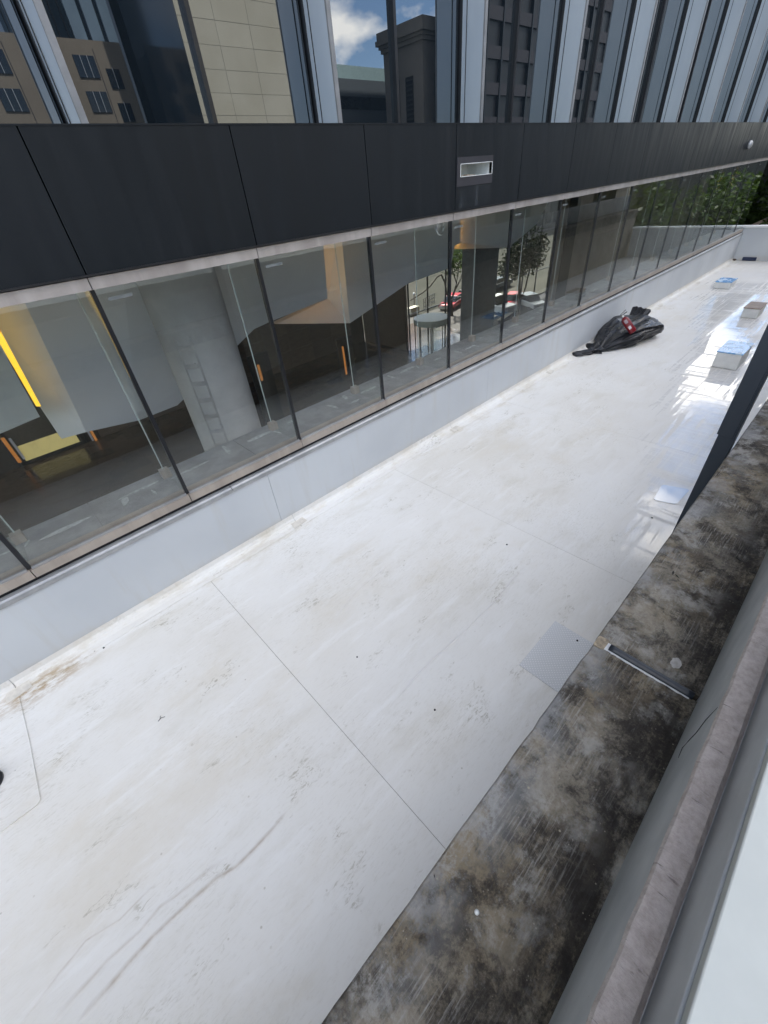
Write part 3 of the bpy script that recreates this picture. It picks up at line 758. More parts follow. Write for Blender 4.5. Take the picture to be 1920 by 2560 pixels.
# ================================================================== STREET BEYOND THE LOBBY
def make_car(name, label, paint, pickup=False):
    e = empty(name, label=label, cat='pickup truck' if pickup else 'car', group='cars parked along the street')
    L_, Wd = (5.4, 1.95) if pickup else (4.5, 1.8)
    hood, belt, roofz = (1.08, 1.12, 1.85) if pickup else (.86, .92, 1.44)
    side = [(-L_/2, .42), (-L_/2, hood-.06), (-L_/2+.12, hood), (-L_/2+1.35, belt), (L_/2-.25, belt+.02), (L_/2, belt-.12), (L_/2, .42)]
    b = MB().prism([(x, -Wd/2, z) for x, z in side], (0, Wd, 0)).build('body', paint, e, bevel=.06)
    x0_, x1_ = (-L_/2+1.25, L_/2-1.9) if pickup else (-L_/2+1.1, L_/2-.35)
    cab = [(x0_, belt), (x0_+.75, roofz), (x1_-.55, roofz), (x1_, belt+.02)]
    MB().prism([(x, -Wd/2+.12, z) for x, z in cab], (0, Wd-.24, 0)).build('window_band', M['carglass'], e, bevel=.04)
    MB().prism([(x0_+.78, -Wd/2+.14, roofz), (x0_+.85, -Wd/2+.14, roofz+.035), (x1_-.65, -Wd/2+.14, roofz+.035), (x1_-.57, -Wd/2+.14, roofz)], (0, Wd-.28, 0)).build('car_roof', paint, e)
    for sx in (-L_/2+.85, L_/2-.85):
        for sy in (-1, 1):
            w = MB().lathe([(.22, -.1), (.32, -.09), (.33, 0), (.32, .09), (.22, .1)], 18); w.v = [(x, z, y) for x, y, z in w.v]
            w.build('wheel', M['black'], e, loc=(sx, sy*(Wd/2-.1), .33), smooth=False)
    for sy in (-1, 1):
        MB().box(-L_/2-.02, sy*(Wd/2-.3)-.16, hood-.28, -L_/2+.05, sy*(Wd/2-.3)+.16, hood-.12).build('headlight', M['label'], e)
    MB().box(-L_/2-.03, -.5, .55, -L_/2+.02, .5, hood-.16).build('grille', M['steel'], e)
    MB().box(-L_/2-.08, -Wd/2+.05, .40, -L_/2+.03, Wd/2-.05, .54).build('bumper', M['steel'], e)
    return e
M['carglass'] = plain('car_glass', (.02, .025, .03), .05, 0, .1)
pw_, pr_, pg_, pd_ = plain('car_white', (.75, .76, .75), .25, 0, .03), plain('car_red', (.36, .02, .025), .25, 0, .05), plain('car_grey', (.10, .12, .14), .25, .3, .05), plain('car_dark', (.02, .022, .026), .2, 0, .05)
def put(e, px, py, rz):
    g = onZ(px, py, GZ+.02); e.location = g; e.rotation_euler = (0, 0, rz)
put(make_car('pickup_truck', 'white pickup truck with dark grille facing the lobby', pw_, True), 1232, 782, PI*.44)
put(make_car('parked_car', 'red car half hidden behind the tree outside the lobby', pr_), 1130, 770, PI*.1)
put(make_car('parked_car', 'red car right of the white pickup', pr_), 1282, 768, PI*.1)
put(make_car('parked_car', 'white car with bright hood seen through the seventh pane', pw_), 1322, 770, PI*.35)
put(make_car('parked_car', 'dark grey car on the far side of the street', pg_), 1245, 722, PI)
put(make_car('parked_car', 'white car nose out behind the black cart', pw_), 1178, 757, PI*.45)
# low stone block and bench in the paved area outside
tag(MB().box(0, 0, 0, 1.5, .8, .8).build('stone_block', plain('pale_stone', (.45, .43, .34), .8), loc=onZ(1028, 790, GZ+.13), bevel=.03), 'pale stone block on the pavement left of the revolving door', 'block')
st = empty('park_bench', onZ(1268, 802, GZ+.13), label='pale slatted bench outside the lobby by the pickup', cat='bench'); st.rotation_euler = (0, 0, .2)
for k in range(3): MB().box(-1.6, .18*k, .42, 1.6, .18*k+.14, .48).build('slat', plain('bench_wood', (.48, .44, .34), .7) if k == 0 else bpy.data.materials['bench_wood'], st)
for s in (-1.2, 1.2): MB().box(s-.05, 0, 0, s+.05, .5, .42).build('leg', M['black'], st)
pmr = empty('parking_meter', onZ(1036, 768, GZ+.13), label='slim parking meter standing in the sunny street', cat='parking meter')
MB().lathe([(.06, 0), (.05, 1.3)], 10).build('pole', M['black'], pmr); MB().lathe([(.10, 1.3), (.14, 1.45), (.12, 1.62), (.04, 1.68)], 12).build('head', M['frame'], pmr, smooth=True)
# iron fence along the pavement
fe = empty('railing', onZ(1060, 775, GZ+.13), label='dark metal railing panel between the tree and the street', cat='railing'); fe.rotation_euler = (0, 0, .25)
for k in range(7): MB().box(.5*k-.025, -.025, 0, .5*k+.025, .025, 1.25).build('baluster', M['black'], fe)
for z in (.35, .8, 1.22): MB().box(-.05, -.03, z, 3.05, .03, z+.06).build('rail', M['black'], fe)

# dark block across the street, in its own shade
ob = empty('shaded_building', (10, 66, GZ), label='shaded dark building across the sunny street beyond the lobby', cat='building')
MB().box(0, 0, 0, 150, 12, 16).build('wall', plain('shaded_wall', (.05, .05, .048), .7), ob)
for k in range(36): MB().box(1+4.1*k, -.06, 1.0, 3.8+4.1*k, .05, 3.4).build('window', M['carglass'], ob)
# ================================================================== TREES
leafA = m_leaf('leaf_green', (.016, .036, .008), (.045, .080, .018)); leafB = m_leaf('leaf_dark', (.012, .026, .008), (.034, .060, .016))
bark = plain('bark', (.06, .05, .042), .9, 0, .35, 9, bump=.5)
def tree(label, base, lobes, trunk, n, size, leaf, seed, group='trees around the building'):
    r = random.Random(seed); e = empty('tree', base, label=label, cat='tree', group=group)
    mb = MB()
    for pts, rad in trunk: mb.tube(pts, rad, 8)
    tr = mb.build('trunk', bark, e, smooth=True)
    v = []; f = []
    tot = sum(l[3] for l in lobes)
    for (cx, cy, cz, wgt, rx, ry, rz) in lobes:
        for k in range(int(n*wgt/tot)):
            while True:
                p = Vector((r.uniform(-1, 1), r.uniform(-1, 1), r.uniform(-1, 1)))
                if p.length < 1: break
            q = p*(.55+.45*p.length)
            hole = mnoise.noise(Vector((cx+q.x*rx, cy+q.y*ry, cz+q.z*rz))*.9)
            if hole < -.18 and r.random() < .85: continue
            c = Vector((cx+q.x*rx, cy+q.y*ry, cz+q.z*rz))
            a = Vector((r.gauss(0, 1), r.gauss(0, 1), r.gauss(0, .6))).normalized(); b = a.cross(Vector((r.gauss(0, 1), r.gauss(0, 1), r.gauss(0, 1)))).normalized()
            s = size*r.uniform(.6, 1.3); i = len(v)
            v += [tuple(c-a*s), tuple(c+b*s*.45), tuple(c+a*s), tuple(c-b*s*.45)]; f.append((i, i+1, i+2, i+3))
    m = bpy.data.meshes.new('crown'); m.from_pydata(v, [], f); m.materials.append(leaf)
    link('crown', m, e); return e
# behind the far parapet
H = 9.2
tree('bushy green tree behind the far parapet wall', (30, 2.6, GZ-.9), [(0, 0, 10.6, 3, 2.6, 2.4, 2.0), (-1.5, 1.0, 9.6, 2, 2.0, 1.8, 1.5), (1.5, -1.2, 11.2, 2, 2.2, 2.0, 1.5)],
     [([(0, 0, 0), (.1, 0, 5), (0, .2, 9), (-.4, .4, 10.5)], [.24, .2, .14, .05]), ([(0, .1, 8), (.8, -.6, 9.6), (1.4, -1, 11)], [.1, .07, .03])], 9000, .15, leafB, 5)
tree('tall dark tree left of the bushy tree, behind the parapet', (29, -1.8, GZ-1.2), [(0, 0, 11, 3, 2.6, 2.4, 2.4), (1.2, -1.5, 9.6, 2, 2.2, 2.0, 1.6), (-.6, 1.2, 9.4, 2, 1.9, 1.7, 1.4)],
     [([(0, 0, 0), (0, .1, 5), (.2, 0, 9.5)], [.26, .2, .1])], 8000, .15, leafB, 6)
tree('broad green tree farther beyond the parapet', (38, 5.0, GZ-.3), [(0, 0, 9.6, 3, 3.6, 3.2, 2.6), (-2.2, -1.6, 9.0, 2, 2.4, 2.2, 1.8)],
     [([(0, 0, 0), (.1, .1, 5), (0, 0, 9)], [.3, .22, .1])], 7000, .2, leafA, 8)
# street tree seen through the lobby: leaning trunk, forked limbs, sparse leaves
tb = onZ(1128, 790, GZ+.13)
tree('gnarled street tree with dark forked limbs outside the storefront', tb, [(.8, .2, 5.4, 3, 2.2, 1.8, 1.5), (2.4, .6, 5.8, 2, 1.8, 1.6, 1.3), (-.4, .4, 5.8, 1, 1.4, 1.2, .8)],
     [([(0, 0, 0), (.0, 0, 1.1), (-.1, 0, 1.8)], [.24, .18, .16]),
      ([(-.1, 0, 1.6), (-.9, 0, 2.6), (-1.2, 0, 3.7), (-1.7, .1, 4.5), (-2.4, .1, 4.4), (-3.4, .2, 3.7), (-4.6, .2, 3.3), (-6.4, .3, 2.9)], [.14, .11, .10, .09, .09, .08, .07, .05]),
      ([(-.1, 0, 1.6), (.7, 0, 2.8), (1.2, .1, 4), (1.5, .2, 5.3)], [.13, .10, .07, .04]), ([(.6, 0, 2.6), (1.8, .2, 3.4), (2.8, .4, 4.8)], [.09, .06, .03]), ([(-1.2, 0, 3.4), (-.5, 0, 4.4), (-.3, .1, 5.4)], [.07, .05, .03]), ([(.9, 0, 3.2), (.4, .2, 4.4), (.2, .2, 5.5)], [.07, .05, .03])], 1500, .17, leafB, 9, 'street trees beyond the lobby')
tb2 = onZ(1296, 800, GZ+.13)
tree('slim street tree with dark trunk seen right of the pier', tb2, [(0, 0, 6.2, 3, 2.6, 2.2, 2.2), (-1.5, .4, 5.2, 1, 1.6, 1.4, 1.3), (1.6, .4, 5.6, 1, 1.6, 1.4, 1.3)],
     [([(0, 0, 0), (-.2, 0, 1.6), (-.5, 0, 3.2), (-.7, 0, 5)], [.2, .16, .12, .06]), ([(-.2, 0, 1.5), (.7, 0, 3), (1.3, .1, 4.8)], [.12, .09, .05])], 4500, .17, leafB, 10, 'street trees beyond the lobby')

# ================================================================== BUILDING UNDER THE CAMERA (ledge, window, wall)
LZ = CZ-1.75
pod = empty('podium_building', (0, 0, 0), label='concrete podium with a mould-stained ledge and white window sill in the foreground', cat='building')
Y_OUT, Y_IN = .2275, -.186
# joint centre line across the ledge
j0 = onZ(1508, 1606, LZ+.01); j1 = onZ(1737, 1742, LZ+.01)
jx = (j0.x+j1.x)/2
def coping(xa, xb, seed):
    """concrete ledge slab with an uneven front arris and rough inner edge"""
    n = max(8, int((xb-xa)/.06)); mb = MB(); r = random.Random(seed)
    rows = []
    for k in range(n+1):
        x = xa+(xb-xa)*k/n
        chip = .0022*mnoise.noise(Vector((x*9, 1.3, seed)))+.0018*mnoise.noise(Vector((x*31, 2.3, seed)))
        if mnoise.noise(Vector((x*4.1, 7, seed))) > .46: chip -= .003
        iz = .004*mnoise.noise(Vector((x*16, 5, 2)))
        rows.append([(x, Y_OUT-.02, LZ-.30), (x, Y_OUT+chip, LZ-.29), (x, Y_OUT+chip, LZ-.012), (x, Y_OUT+chip-.007, LZ-.001), (x, .12, LZ+.002*mnoise.noise(Vector((x*3, 1, 1)))), (x, .0, LZ+.002*mnoise.noise(Vector((x*3, 2, 1)))), (x, -.10, LZ+.001), (x, Y_IN+.016+iz, LZ), (x, Y_IN+.008+iz, LZ+.007), (x, Y_IN-.01, LZ+.008), (x, Y_IN-.01, LZ-.3)])
    m = len(rows[0])
    for rw in rows: mb.v += rw
    for k in range(n):
        for q in range(m): mb.f.append((k*m+q, k*m+(q+1) % m, (k+1)*m+(q+1) % m, (k+1)*m+q))
    mb.f.append(tuple(range(m))); mb.f.append(tuple(n*m+q for q in range(m-1, -1, -1)))
    return mb.build('coping_slab', M['ledge'], pod)
coping(-6, jx-.016, 1); coping(jx+.016, 9.3, 2); coping(9.31, 23.2, 3)
# rubber joint seal bedded in ragged white sealant
r = random.Random(4); mb = MB()
for k in range(27):
    y = Y_IN+.022+(Y_OUT-.045-Y_IN-.022)*k/26
    wl, wr_ = .0225+.005*r.random(), .0215+.004*r.random()
    mb.v += [(jx-wl, y, LZ-.004), (jx-wl+.004, y, LZ+.005), (jx+wr_-.004, y, LZ+.005), (jx+wr_, y, LZ-.004)]
for k in range(26):
    for q in range(3): mb.f.append((k*4+q, k*4+q+1, k*4+q+5, k*4+q+4))
mb.f += [(0, 3, 2, 1), (104, 105, 106, 107)]
mb.build('joint_sealant', M['sealant'], pod)
sq = MB().tube([(jx, Y_IN+.012+(Y_OUT-.065-Y_IN-.012)*k/14, LZ+.003) for k in range(15)], .0185, 12)
sq.build('joint_seal', M['seal'], pod, smooth=True)
MB().prism(rounded([(jx-.03, Y_OUT-.05, LZ-.002), (jx+.035, Y_OUT-.052, LZ-.002), (jx+.03, Y_OUT-.003, LZ-.002), (jx-.035, Y_OUT-.004, LZ-.002)], .012), (0, 0, .009)).build('joint_patch', plain('patch_mortar', (.34, .28, .20), .9, 0, .35, 30, bump=.5), pod)
# pale paint spot on the ledge beyond the seal
ps = onZ(1690, 1658, LZ); r = random.Random(9); pts = []
for k in range(18):
    t = 2*PI*k/18; q = 1+.22*(r.random()-.5); pts.append((ps.x+.032*q*math.cos(t), ps.y+.020*q*math.sin(t), LZ+.001))
MB().prism(pts, (0, 0, .0015)).build('paint_spot', plain('paint_spot', (.40, .38, .35), .8, 0, .2, 40), pod)
# twigs and leaf scraps on the ledge
for (px, py, L2, an) in ((1683, 1432, .035, .2), (1692, 1440, .03, 1.0), (1851, 1400, .05, 1.2), (1752, 1428, .045, -.5), (1735, 1668, .02, .3), (1086, 2190, .012, .9)):
    q = onZ(px, py, LZ+.003); c, s = math.cos(an)*L2/2, math.sin(an)*L2/2
    MB().prism([(q.x-c, q.y-s, LZ+.002), (q.x+s*.3, q.y-c*.3, LZ+.004), (q.x+c, q.y+s, LZ+.003), (q.x-s*.35, q.y+c*.35, LZ+.006)], (0, 0, .002)).build('leaf_scrap', bpy.data.materials.get('leaf_scrap') or plain('leaf_scrap', (.03, .026, .022), .8), pod)
tag(MB().lathe([(.006, 0), (.0075, .004), (.003, .008)], 12).build('pebble', M['white'], smooth=True, loc=onZ(1192, 2281, LZ)), 'tiny white pebble lying on the dark stained ledge', 'pebble')
# stepped window build-up behind the ledge
ZG = CZ-1.24
mb = MB().box(-6, -.30, LZ-.3, 23.2, Y_IN-.006, ZG-.012); mb.build('grey_upstand', M['greyface'], pod)
# hairline crack across the grey face
ck = [onY(x, y, Y_IN-.0055) for x, y in ((1696, 1895), (1706, 1870), (1722, 1852), (1741, 1832), (1765, 1800), (1795, 1768), (1822, 1740))]
ck = [p for p in ck if p.z < ZG-.03]
MB().tube([(p.x, p.y+.0005, p.z) for p in ck], [.0006]+[.0011]*(len(ck)-2)+[.0004], 5).build('crack', M['gasket'], pod)
mb = MB()
n = 130; rows = []
for k in range(n+1):                                        # mortar bead, uneven
    x = -2+6.6*k/n
    o1 = .006*mnoise.noise(Vector((x*14, 0, 0))); o2 = .006*mnoise.noise(Vector((x*11, 4, 0)))
    rows.append([(x, Y_IN-.004, ZG-.016+o2*.4), (x, Y_IN+.001+o1*.8, ZG-.010), (x, Y_IN-.004+o1*.8, ZG+.003), (x, Y_IN-.03+o2*.3, ZG+.006+o1*.3), (x, Y_IN-.054+o2*.5, ZG+.005+o2*.3), (x, Y_IN-.066, ZG-.01)])
for rw in rows: mb.v += rw
for k in range(n):
    for q in range(5): mb.f.append((k*6+q, k*6+q+1, k*6+q+7, k*6+q+6))
mb.build('mortar_bed', M['mortar'], pod, fix=True)
YF = Y_IN-.062
MB().box(-2, YF-.03, ZG-.03, 12, YF-.006, CZ-1.10).build('window_frame', M['frame'], pod)
MB().box(-2, YF-.03, CZ-1.098, 12, YF-.002, CZ-1.052).build('window_frame', M['frame'], pod, bevel=.003)
MB().box(-2, YF-.75, CZ-1.10, 12, YF-.031, CZ-1.055).build('sill_bed', M['frame'], pod)
MB().box(-2, YF-.75, CZ-1.050, 12, YF-.006, CZ-1.022).build('window_sill', M['winsill'], pod, bevel=.003)
# wall of the podium: below the ledge and above the window
tanw = plain('tan_stone', (.46, .41, .345), .8, 0, .12, 1.5)
for k in range(9):
    a = -6+3.25*k; MB().box(a+.005, -.30, -.7, a+3.245, Y_OUT-.03, LZ-.302).build('wall_panel', tanw, pod)
MB().box(12.2, -.9, LZ+.0, 23.2, -.30, CZ+.75).build('wall_panel', tanw, pod)
for k in range(3):
    MB().box(13.2+3.3*k, -.31, LZ+.5, 15.2+3.3*k, -.29, CZ+.35).build('window', M['upglass'], pod)
MB().box(-6, -9, GZ, 23.2, -2.1, LZ-.3).build('podium_base', tanw, pod)
MB().box(12.2, -9, LZ-.3, 23.2, -.9, CZ+.78).build('podium_block', tanw, pod)
MB().box(-6, -9, LZ-.302, 12.2, YF-.76, CZ-1.3).build('terrace', tanw, pod)
# dark steel post standing outside the ledge
po = empty('steel_post', (3.62, .236, 0), label='dark blue-grey steel post outside the stained ledge at the right', cat='post')
MB().box(0, 0, .005, .124, .106, 7.0).build('shaft', M['post'], po, bevel=.003)
MB().box(-.010, .012, CZ-1.66, .12, .116, 7.0).build('sleeve', M['post'], po, bevel=.002)

# ================================================================== THINGS ON THE ROOF
def stand_box(label, c, sx, sy, h, lid, rz=0.0):
    e = empty('equipment_box', (c[0], c[1], 0), label=label, cat='roof box', group='low white boxes with lids on the roof'); e.rotation_euler = (0, 0, rz)
    MB().box(-sx/2, -sy/2, .004, sx/2, sy/2, h).build('base', M['membrane2'], e, bevel=.012)
    MB().box(-sx/2-.012, -sy/2-.012, h, sx/2+.012, sy/2+.012, h+.02).build('lid', M[lid], e, bevel=.004)
    return e
M['membrane2'] = plain('box_white', (.72, .72, .70), .5, 0, .07, 5)
stand_box('white roof box with a wet lid, sky reflection painted blue, nearest the dark post', (10.98, 1.40), .80, .42, .30, 'skybluelid')
stand_box('white roof box with a brown lid', (14.95, 1.87), .70, .34, .22, 'brownlid')
stand_box('white roof box with a wet lid, sky reflection painted blue, farthest from the post', (18.1, 3.27), .66, .42, .18, 'skybluelid')
mt = tag(MB().box(-.3, -.22, .004, .3, .22, .12).build('mat', plain('mat_blue', (.02, .03, .07), .7), loc=onZ(1876, 649, 0), bevel=.015), 'dark blue mat lying at the foot of the far parapet', 'mat')
rg = random.Random(21)
pl = empty('debris_pile', onZ(1836, 650, 0), label='small brown heap of debris in the far corner of the roof', cat='debris')
for k in range(16):
    x, y, s = rg.gauss(0, .22), rg.gauss(0, .12), rg.uniform(.02, .07)
    MB().lathe([(s*.6, 0), (s, s*.3), (s*.4, s*.8)], 7).build('clod', bpy.data.materials.get('clod') or plain('clod', (.11, .08, .06), .9, 0, .4, 20), pl, loc=(x, y, .004))
# diamond tread plate
tp = onZ(1300, 1665, 0)
trd = tag(MB().box(0, 0, .004, .645, .9, .010).build('tread_plate', M['tread'], loc=(tp.x, tp.y-.89, 0)), 'grey diamond-pattern tread plate lying on the white roof beside the ledge', 'plate')
# small water patch
wp = [onZ(1632, 1250, 0), onZ(1690, 1262, 0), onZ(1725, 1225, 0), onZ(1655, 1212, 0)]
wpm = NT('thin_water'); wpm.pbr(color=(.60, .66, .74), rough=.04, coat=1.0, coat_rough=.02)
tag(MB().prism(rounded([(p.x, p.y, .004) for p in wp], .05), (0, 0, .003)).build('puddle', wpm.m), kind='structure')
# dots and twigs
for (px, py, s, lb_) in ((620, 1344, .008, 'dark speck of grit by the curb strip, left of the corner patch'), (1267, 1362, .011, 'largest dark speck on the roof, beside the second seam'), (893, 1643, .008, 'lone dark speck in the middle of the central roof sheet'), (260, 1620, .010, 'dark speck on the leftmost sheet near the curb'), (1087, 1775, .009, 'dark speck on the roof left of the stained ledge, below the tread plate'), (1630, 1295, .012, 'dark speck beside the small puddle near the ledge'), (1443, 1602, .01, 'dark speck lying on the tread plate')):
    tag(MB().lathe([(s, .003), (s*.9, .008), (s*.3, .012)], 8).build('pebble', M['gasket'], loc=onZ(px, py, .007 if px == 1443 else 0)), lb_, 'pebble', 'dark specks scattered on the roof')
tw = empty('twig', onZ(405, 1797, 0), label='small dark forked twig on the white roof', cat='twig'); tw.scale = (.55, .55, .7)
MB().tube([(-.06, .0, .008), (0, .012, .012), (.05, -.01, .008)], .004, 6).build('stem', M['black'], tw); MB().tube([(-.02, .008, .01), (-.01, .04, .014), (.01, .055, .008)], .003, 6).build('fork', M['black'], tw)

# ---- black plastic bag by the curb
A, Bv = Vector((10.35, 3.86, 0)), Vector((12.2, 3.50, 0))
bag = empty('plastic_bag', (A.x, A.y, 0), label='long black plastic bag knotted at one end, lying against the curb', cat='bag')
ax = (Bv-A); Lb = ax.length; ax.normalize(); sd = Vector((-ax.y, ax.x, 0))
NU, NV = 150, 84; mb = MB()
def prof(t):                                             # half width, height along the bag
    w = .07+.46*min(1, max(0, (t-.02)/.42))**.75; h = .09+.36*min(1, max(0, (t-.02)/.50))**.8
    if t > .84:
        k = (t-.84)/.16; e = math.sqrt(max(0, 1-k*k)); w *= .30+.70*e; h *= .22+.78*e
    return w, h
for i in range(NU+1):
    t = i/NU; w, h = prof(t)
    for j in range(NV):
        a = 2*PI*j/NV
        cy, cz = math.cos(a), math.sin(a)
        rad = 1.0
        kn = max(0, 1-t*1.15)
        # folds radiating from the knot
        g = mnoise.noise(Vector((a*2.2+2*t, t*2.0, 1)))*.17 + abs(mnoise.noise(Vector((math.cos(a)*3.4, math.sin(a)*3.4+t*1.2, t*2.4+4))))*.36-.10
        g += (kn*.26)*math.sin(a*9+3*mnoise.noise(Vector((t*3, 0, 0))))*(.4+.6*kn)
        g += abs(mnoise.noise(Vector((math.cos(a)*7+t*5, math.sin(a)*7, t*7))))*.05
        rad += g*.75
        y = cy*w*rad; z = cz*h*rad*.62+h*.50
        if cz < 0: z = max(z, .004)
        # dip where the extinguisher rests
        dip = math.exp(-(((t-.62)/.16)**2))*math.exp(-((y+.02)/.25)**2)
        if cz > 0: z -= .10*dip
        bend = .10*math.sin(t*3.0)
        p = ax*(t*Lb)+sd*(y+bend-.05)
        mb.v.append((p.x, p.y, max(.004, z)))
for i in range(NU):
    for j in range(NV):
        mb.f.append((i*NV+j, i*NV+(j+1) % NV, (i+1)*NV+(j+1) % NV, (i+1)*NV+j))
mb.f.append(tuple(range(NV-1, -1, -1))); mb.f.append(tuple(NU*NV+j for j in range(NV)))
mb.build('sack', M['bag'], bag, smooth=True)
# knotted tail
mb = MB(); NU2, NV2 = 40, 30
for i in range(NU2+1):
    t = i/NU2
    for j in range(NV2):
        a = 2*PI*j/NV2
        w = .075+.11*math.exp(-((t-.10)/.09)**2)+.06*t+.06*max(0, .25-t)
        w2 = .06+.10*math.exp(-((t-.10)/.09)**2)-.02*t
        g = 1+.35*math.sin(a*5+t*6)*(.5)+.5*mnoise.noise(Vector((math.cos(a)*2, math.sin(a)*2, t*5)))
        p = -ax*(t*.62)+sd*(math.cos(a)*w*g+.22*t*t)
        mb.v.append((p.x, p.y, max(.004, .07-.045*t+math.sin(a)*w2*g)))
for i in range(NU2):
    for j in range(NV2): mb.f.append((i*NV2+j, i*NV2+(j+1) % NV2, (i+1)*NV2+(j+1) % NV2, (i+1)*NV2+j))
mb.f.append(tuple(range(NV2-1, -1, -1))); mb.f.append(tuple(NU2*NV2+j for j in range(NV2)))
mb.build('tail', M['bag'], bag, smooth=True)
# gathered mouth standing up at the far end: a pleated flap
mb = MB(); NU3, NV3 = 36, 70
for i in range(NU3+1):
    t = i/NU3
    for j in range(NV3+1):
        s_ = j/NV3-.5
        ple = .007*math.sin(s_*44+2.5*math.sin(s_*9))*(.35+.65*t)+.05*mnoise.noise(Vector((s_*9, t*3, 0)))
        wdt = (.28+.28*t**.8)
        fwd_ = ax*(1.28+.55*t+ple+.10*s_)+sd*(s_*wdt+.10+.10*t)
        z = .16+.42*t-.04*t*t*abs(s_*2)**4+.04*mnoise.noise(Vector((s_*5, 2, t*2)))
        mb.v.append((fwd_.x, fwd_.y, z))
for i in range(NU3):
    for j in range(NV3): mb.f.append((i*(NV3+1)+j, i*(NV3+1)+j+1, (i+1)*(NV3+1)+j+1, (i+1)*(NV3+1)+j))
fo = mb.build('mouth_flap', M['bag'], bag, smooth=True)
sm_ = fo.modifiers.new('solid', 'SOLIDIFY'); sm_.thickness = .006
# ---- red extinguisher lying on the bag
ec = onY(1571, 812, 3.50)
ex = empty('fire_extinguisher', ec, label='red fire extinguisher lying on the black plastic bag', cat='fire extinguisher')
EL, ER = .42, .078
pr = [(.045, 0), (.068, .006), (ER, .022), (ER, EL*.80), (ER*.93, EL*.87), (ER*.7, EL*.94), (.03, EL*.985), (.022, EL)]
MB().lathe([(r_, z-EL/2) for r_, z in pr], 32).build('cylinder', M['red'], ex, smooth=True)
MB().lathe([(.026, EL/2-.01), (.026, EL/2+.05)], 16).build('valve', M['steel'], ex, smooth=False)
MB().box(-.014, -.012, EL/2+.045, .014, .12, EL/2+.062).build('handle', M['black'], ex); MB().prism([(-.012, -.02, EL/2+.075), (.012, -.02, EL/2+.075), (.012, .12, EL/2+.10), (-.012, .12, EL/2+.10)], (0, 0, .012)).build('lever', M['black'], ex)
lb = MB()
def lab(z0, z1, a0, a1, name, mat, off=.0012):
    mb = MB(); n = 8
    for k in range(n+1):
        a = a0+(a1-a0)*k/n
        for z in (z0, z1): mb.v.append(((ER+off)*math.cos(a), (ER+off)*math.sin(a), z))
    for k in range(n): mb.f.append((2*k, 2*k+2, 2*k+3, 2*k+1))
    mb.build(name, mat, ex, smooth=True)
faceA = None
ex_dir = (onY(1558, 792, 3.75)-onY(1584, 830, 3.45)).normalized()
ex.rotation_mode = 'QUATERNION'
q = ex_dir.to_track_quat('Z', 'Y')
loc_cam = q.inverted() @ (Vector((0, 0, CZ))-ec); ang = math.atan2(loc_cam.y, loc_cam.x)
ex.rotation_quaternion = q
lab(-.10, -.03, ang-.45, ang+.30, 'label', M['label']); lab(.05, .14, ang-.50, ang+.35, 'label', plain('label_grey', (.30, .24, .26), .5))
lab(-.015, .02, ang-1.2, ang+1.2, 'band', plain('band_red', (.16, .01, .015), .4))

# ================================================================== BUILDINGS ACROSS THE STREET (seen mirrored in the upper glass)
def vx(px, py, Y):                                        # where the mirrored line of sight meets a plane Y metres behind
    p = onY(px, py, 2*DG+Y); return p.x, p.z
def m_panel(name, a, b, sx=.6, sz=.6):
    t = NT(name); v = t.coord('World'); rnd = t.n('ObjectInfo').outputs['Random']
    c = t.mix(t.ramp(t.noise(v, .25, 6), .3, .7), a, b); c = t.mix(t.math('MULTIPLY', rnd, .25), c, tuple(x*.8 for x in a))
    t.pbr(color=c, rough=.8); return t.m
dkglass = plain('dark_window', (.012, .016, .022), .12, 0, .1)
# tan block with punched windows
Yt = 78.0
tx1, tz0 = vx(364, 310, Yt); _, tzt = vx(305, 128, Yt)
tanm = m_panel('tan_block_stone', (.15, .128, .098), (.185, .158, .122))
tb_ = empty('stone_block_building', (tx1, -Yt, GZ), label='tan stone block with punched dark windows mirrored in the upper glass at left', cat='building')
MB().box(-46, -20, 0, 0, 0, tzt-GZ).build('wall', tanm, tb_); MB().box(-46, -.6, tzt-GZ, -.0, .0, tzt-GZ+.8).build('roof_edge', tanm, tb_)
wmesh3 = MB().box(0, 0, 0, 2.7, .12, 2.15).mesh('window', dkglass); wbar = MB().box(-.03, .12, 0, .03, .18, 2.15).mesh('window_bar', M['frame'])
wmesh2 = MB().box(0, 0, 0, 1.8, .12, 2.0).mesh('window', dkglass)
_, wr_t = vx(78, 190, Yt)
for row in range(-4, 1):
    z = wr_t-GZ+3.5*row+.1
    for k in range(7):
        x = -6.9-5.3*k
        w_ = link('window', wmesh3, tb_, loc=(x, 0, z))
        for bx in (.9, 1.8): link('bar', wbar, w_, loc=(bx, 0, 0))
    w_ = link('window', wmesh2, tb_, loc=(-3.1, 0, z-1.0)); link('bar', wbar, w_, loc=(.9, 0, 0))
for k in range(10): MB().box(-2.9+.0-5.3*k-1.1, .0, 0, -2.9-5.3*k-1.02, .03, tzt-GZ).build('joint', M['black'], tb_)
